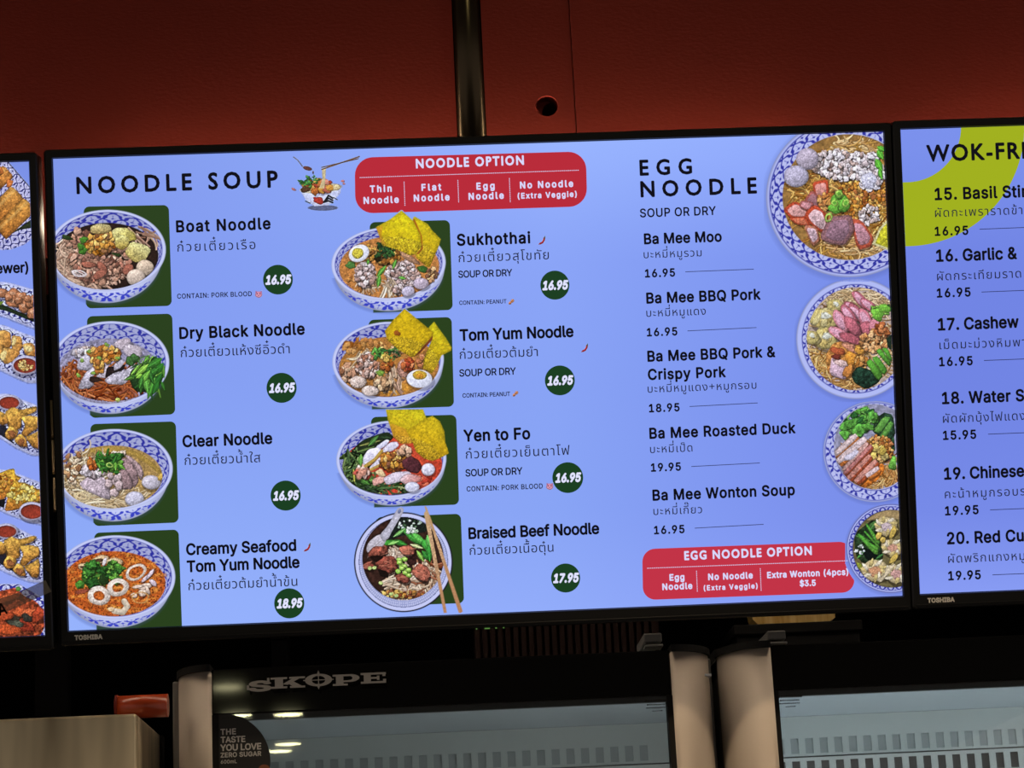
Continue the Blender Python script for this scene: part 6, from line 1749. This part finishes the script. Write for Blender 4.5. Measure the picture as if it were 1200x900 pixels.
# small drawings
def icon_bowl(p):
    p.blob(128, 262, 58, 11, (92, 100, 140), 0, 0, 0, 0.1, 0.01)
    p.poly([(38, 192), (200, 176), (196, 205), (165, 240), (150, 252), (95, 256), (62, 232)], (200, 208, 250), 0.1, 0.12, 0.01)
    p.blob(120, 186, 82, 18, (206, 196, 170), -0.09, 0, 0.1, 0.2, 0.02)
    p.bits(26, 110, 178, 56, 22, 8, 15, [(196, 110, 50), (170, 60, 40), (210, 150, 60), (150, 60, 40)], 0.3, 1.5, shadow=0.2)
    p.herb(66, 164, 30, 18, [(46, 110, 50), (70, 140, 60), (36, 90, 44)])
    p.herb(100, 152, 18, 8, [(60, 130, 56), (46, 110, 50)])
    p.blob(60, 190, 20, 12, (90, 60, 40), 0, 0.2); p.blob(156, 184, 16, 13, (214, 150, 60)); p.blob(182, 182, 14, 12, (220, 200, 150)); p.blob(138, 160, 16, 12, (220, 140, 120), 0.4, 0.2)
    for k in range(5): p.strip([(126 + 3 * k, 110), (128 + 2 * k, 150), (116 + 4 * k, 185)], 3.4, (214, 196, 150), 0.3)
    p.strip([(124, 112), (270, 62)], 5, (140, 96, 60), 0.3); p.strip([(124, 104), (266, 70)], 4, (120, 80, 54), 0.3)
    p.strip([(14, 64), (30, 76), (48, 100)], 4, (120, 110, 120), 0.2); p.blob(68, 108, 18, 8, (110, 60, 50), 0.25, 0, 0.1, 0.2); p.blob(90, 124, 3, 6, (110, 60, 50))
    # bird motif on the bowl
    p.blob(112, 234, 22, 13, (176, 50, 40), 0.2, 0.2, 0.1, 0.2); p.blob(96, 224, 6, 5, (190, 40, 40))
    for a in (-1.0, -0.6, -0.2): p.strip([(132, 240), (150, 240 + 26 * a), (166, 246 + 22 * a)], 7, (26, 30, 40), 0.2)
    p.strip([(60, 236), (78, 244)], 4, (40, 60, 50), 0.1); p.strip([(170, 222), (184, 230)], 4, (60, 60, 80), 0.1)
    for q in ((14, 190, 9, 5), (206, 158, 7, 5), (210, 168, 5, 4)): p.blob(*q, (190, 110, 110), 0.4, 0.2)


def chili(p):
    p.strip([(8, 38), (20, 32), (27, 20), (29, 10)], 9, (206, 36, 44), 0.4); p.strip([(2, 41), (10, 37)], 4, (206, 36, 44), 0.3)
    p.strip([(28, 12), (32, 2)], 3.5, (60, 130, 50), 0.2)


def pig(p):
    p.blob(20, 22, 17, 15, (206, 130, 160), 0, 0, 0.1, 0.15, 0.02)
    p.poly([(4, 4), (14, 8), (6, 18)], (196, 100, 140), 0, 0.1); p.poly([(36, 4), (26, 8), (34, 18)], (196, 100, 140), 0, 0.1)
    p.blob(20, 27, 9, 6, (226, 150, 176), 0, 0, 0, 0.1); p.blob(13, 18, 2.4, 2.8, (40, 30, 40)); p.blob(27, 18, 2.4, 2.8, (40, 30, 40))
    p.blob(16.5, 27, 2, 2.6, (120, 50, 80)); p.blob(23.5, 27, 2, 2.6, (120, 50, 80))


def peanut(p):
    p.blob(12, 24, 9, 7, (196, 120, 80), -0.8, 0.05, 0.3, 0.3); p.blob(24, 13, 10, 8, (206, 134, 90), -0.8, 0.05, 0.3, 0.3); p.strip([(10, 28), (28, 8)], 2, (150, 80, 50), 0.1)


picture(sm, MID, bg_mid, icon_bowl, (340, 165, 3.333), (-5, 50, 280, 280), 'bowl_drawing', 'small drawing of a noodle bowl with spoon and chopsticks', 20, K=2.2)
for x, y in ((360, 641), (635, 281.5), (685, 407.5)):
    picture(sm, MID, bg_mid, chili, (x - 4, y - 5, 4.2), (-4, -4, 40, 48), 'chili_mark', None, 21, K=2.4)
for x, y in ((303, 345), (644, 570)):
    picture(sm, MID, bg_mid, pig, (x - 4.6, y - 5, 4.2), (0, 0, 42, 42), 'pig_mark', None, 22, K=2.4)
for x, y in ((599, 353.7), (603.8, 461.4)):
    picture(sm, MID, bg_mid, peanut, (x - 4, y - 4, 4.4), (0, 0, 38, 36), 'peanut_mark', None, 23, K=2.4)
# snack plates on the left screen (only its right edge is in view)
for fn, o3, ext, lab, sd, z in ((snack_rolls, (0, 180, 7.5), (-150, 55, 320, 870), 'plate of golden spring rolls', 31, 0.0006), (snack_skewer, (0, 300, 6), (-100, 180, 350, 520), 'plate of grilled skewers on a leaf', 32, 0.0006),
                                (snack_tofu, (0, 300, 6), (-100, 470, 350, 900), 'plate of fried tofu with nut sauce', 33, 0.0006), (snack_wonton, (0, 450, 6), (-100, 60, 350, 510), 'plate of fried wontons with red sauce', 34, 0.0006),
                                (snack_crab, (0, 450, 6), (-100, 580, 350, 1000), 'plate of crisp yellow wonton skins with red sauce', 35, 0.00064), (snack_wonton_small, (0, 590, 5.3), (-100, 110, 320, 500), 'smaller plate of fried wontons with red sauce', 36, 0.0006),
                                (snack_chicken, (0, 590, 5.3), (-100, 490, 320, 840), 'plate of dark red glazed chicken', 37, 0.00068)):
    picture(sl_, LEFT, bg_left, fn, o3, ext, 'snack_picture', lab, sd, None, z)

# tape with a pen mark stuck on the left screen
ts = [scr(x, y, LEFT) for x, y in ((54, 679.5), (61, 693), (10, 716), (-16, 722), (-22, 708), (20, 695))]
tp_ = tag(empty('adhesive_tape', tuple(LEFT + RTV @ np.array([float(ts[2][0]), float(ts[2][1]), 0.0042])), (math.pi / 2 + TILT, 0, 0)),
          'strip of clear brownish tape stuck over the snack screen corner', 'tape')
prism('tape_strip', [(float(a - ts[2][0]), float(b_ - ts[2][1])) for a, b_ in ts], 0.0, 0.0004, 'z', 'tape', tp_)
V, F = lay('A', None, px_m(13), NOTE[0], NOTE[1])
a0, b0 = scr(0.2, 721, LEFT)
rot = 0.22
me = bpy.data.meshes.new('pen_mark')
me.from_pydata([(float(a0 - ts[2][0]) + x * 0.8 * math.cos(rot) - y * math.sin(rot), float(b0 - ts[2][1]) + x * 0.8 * math.sin(rot) + y * math.cos(rot), 0.0006) for x, y in V], [], F)
link('pen_mark', me, 'ink', tp_)
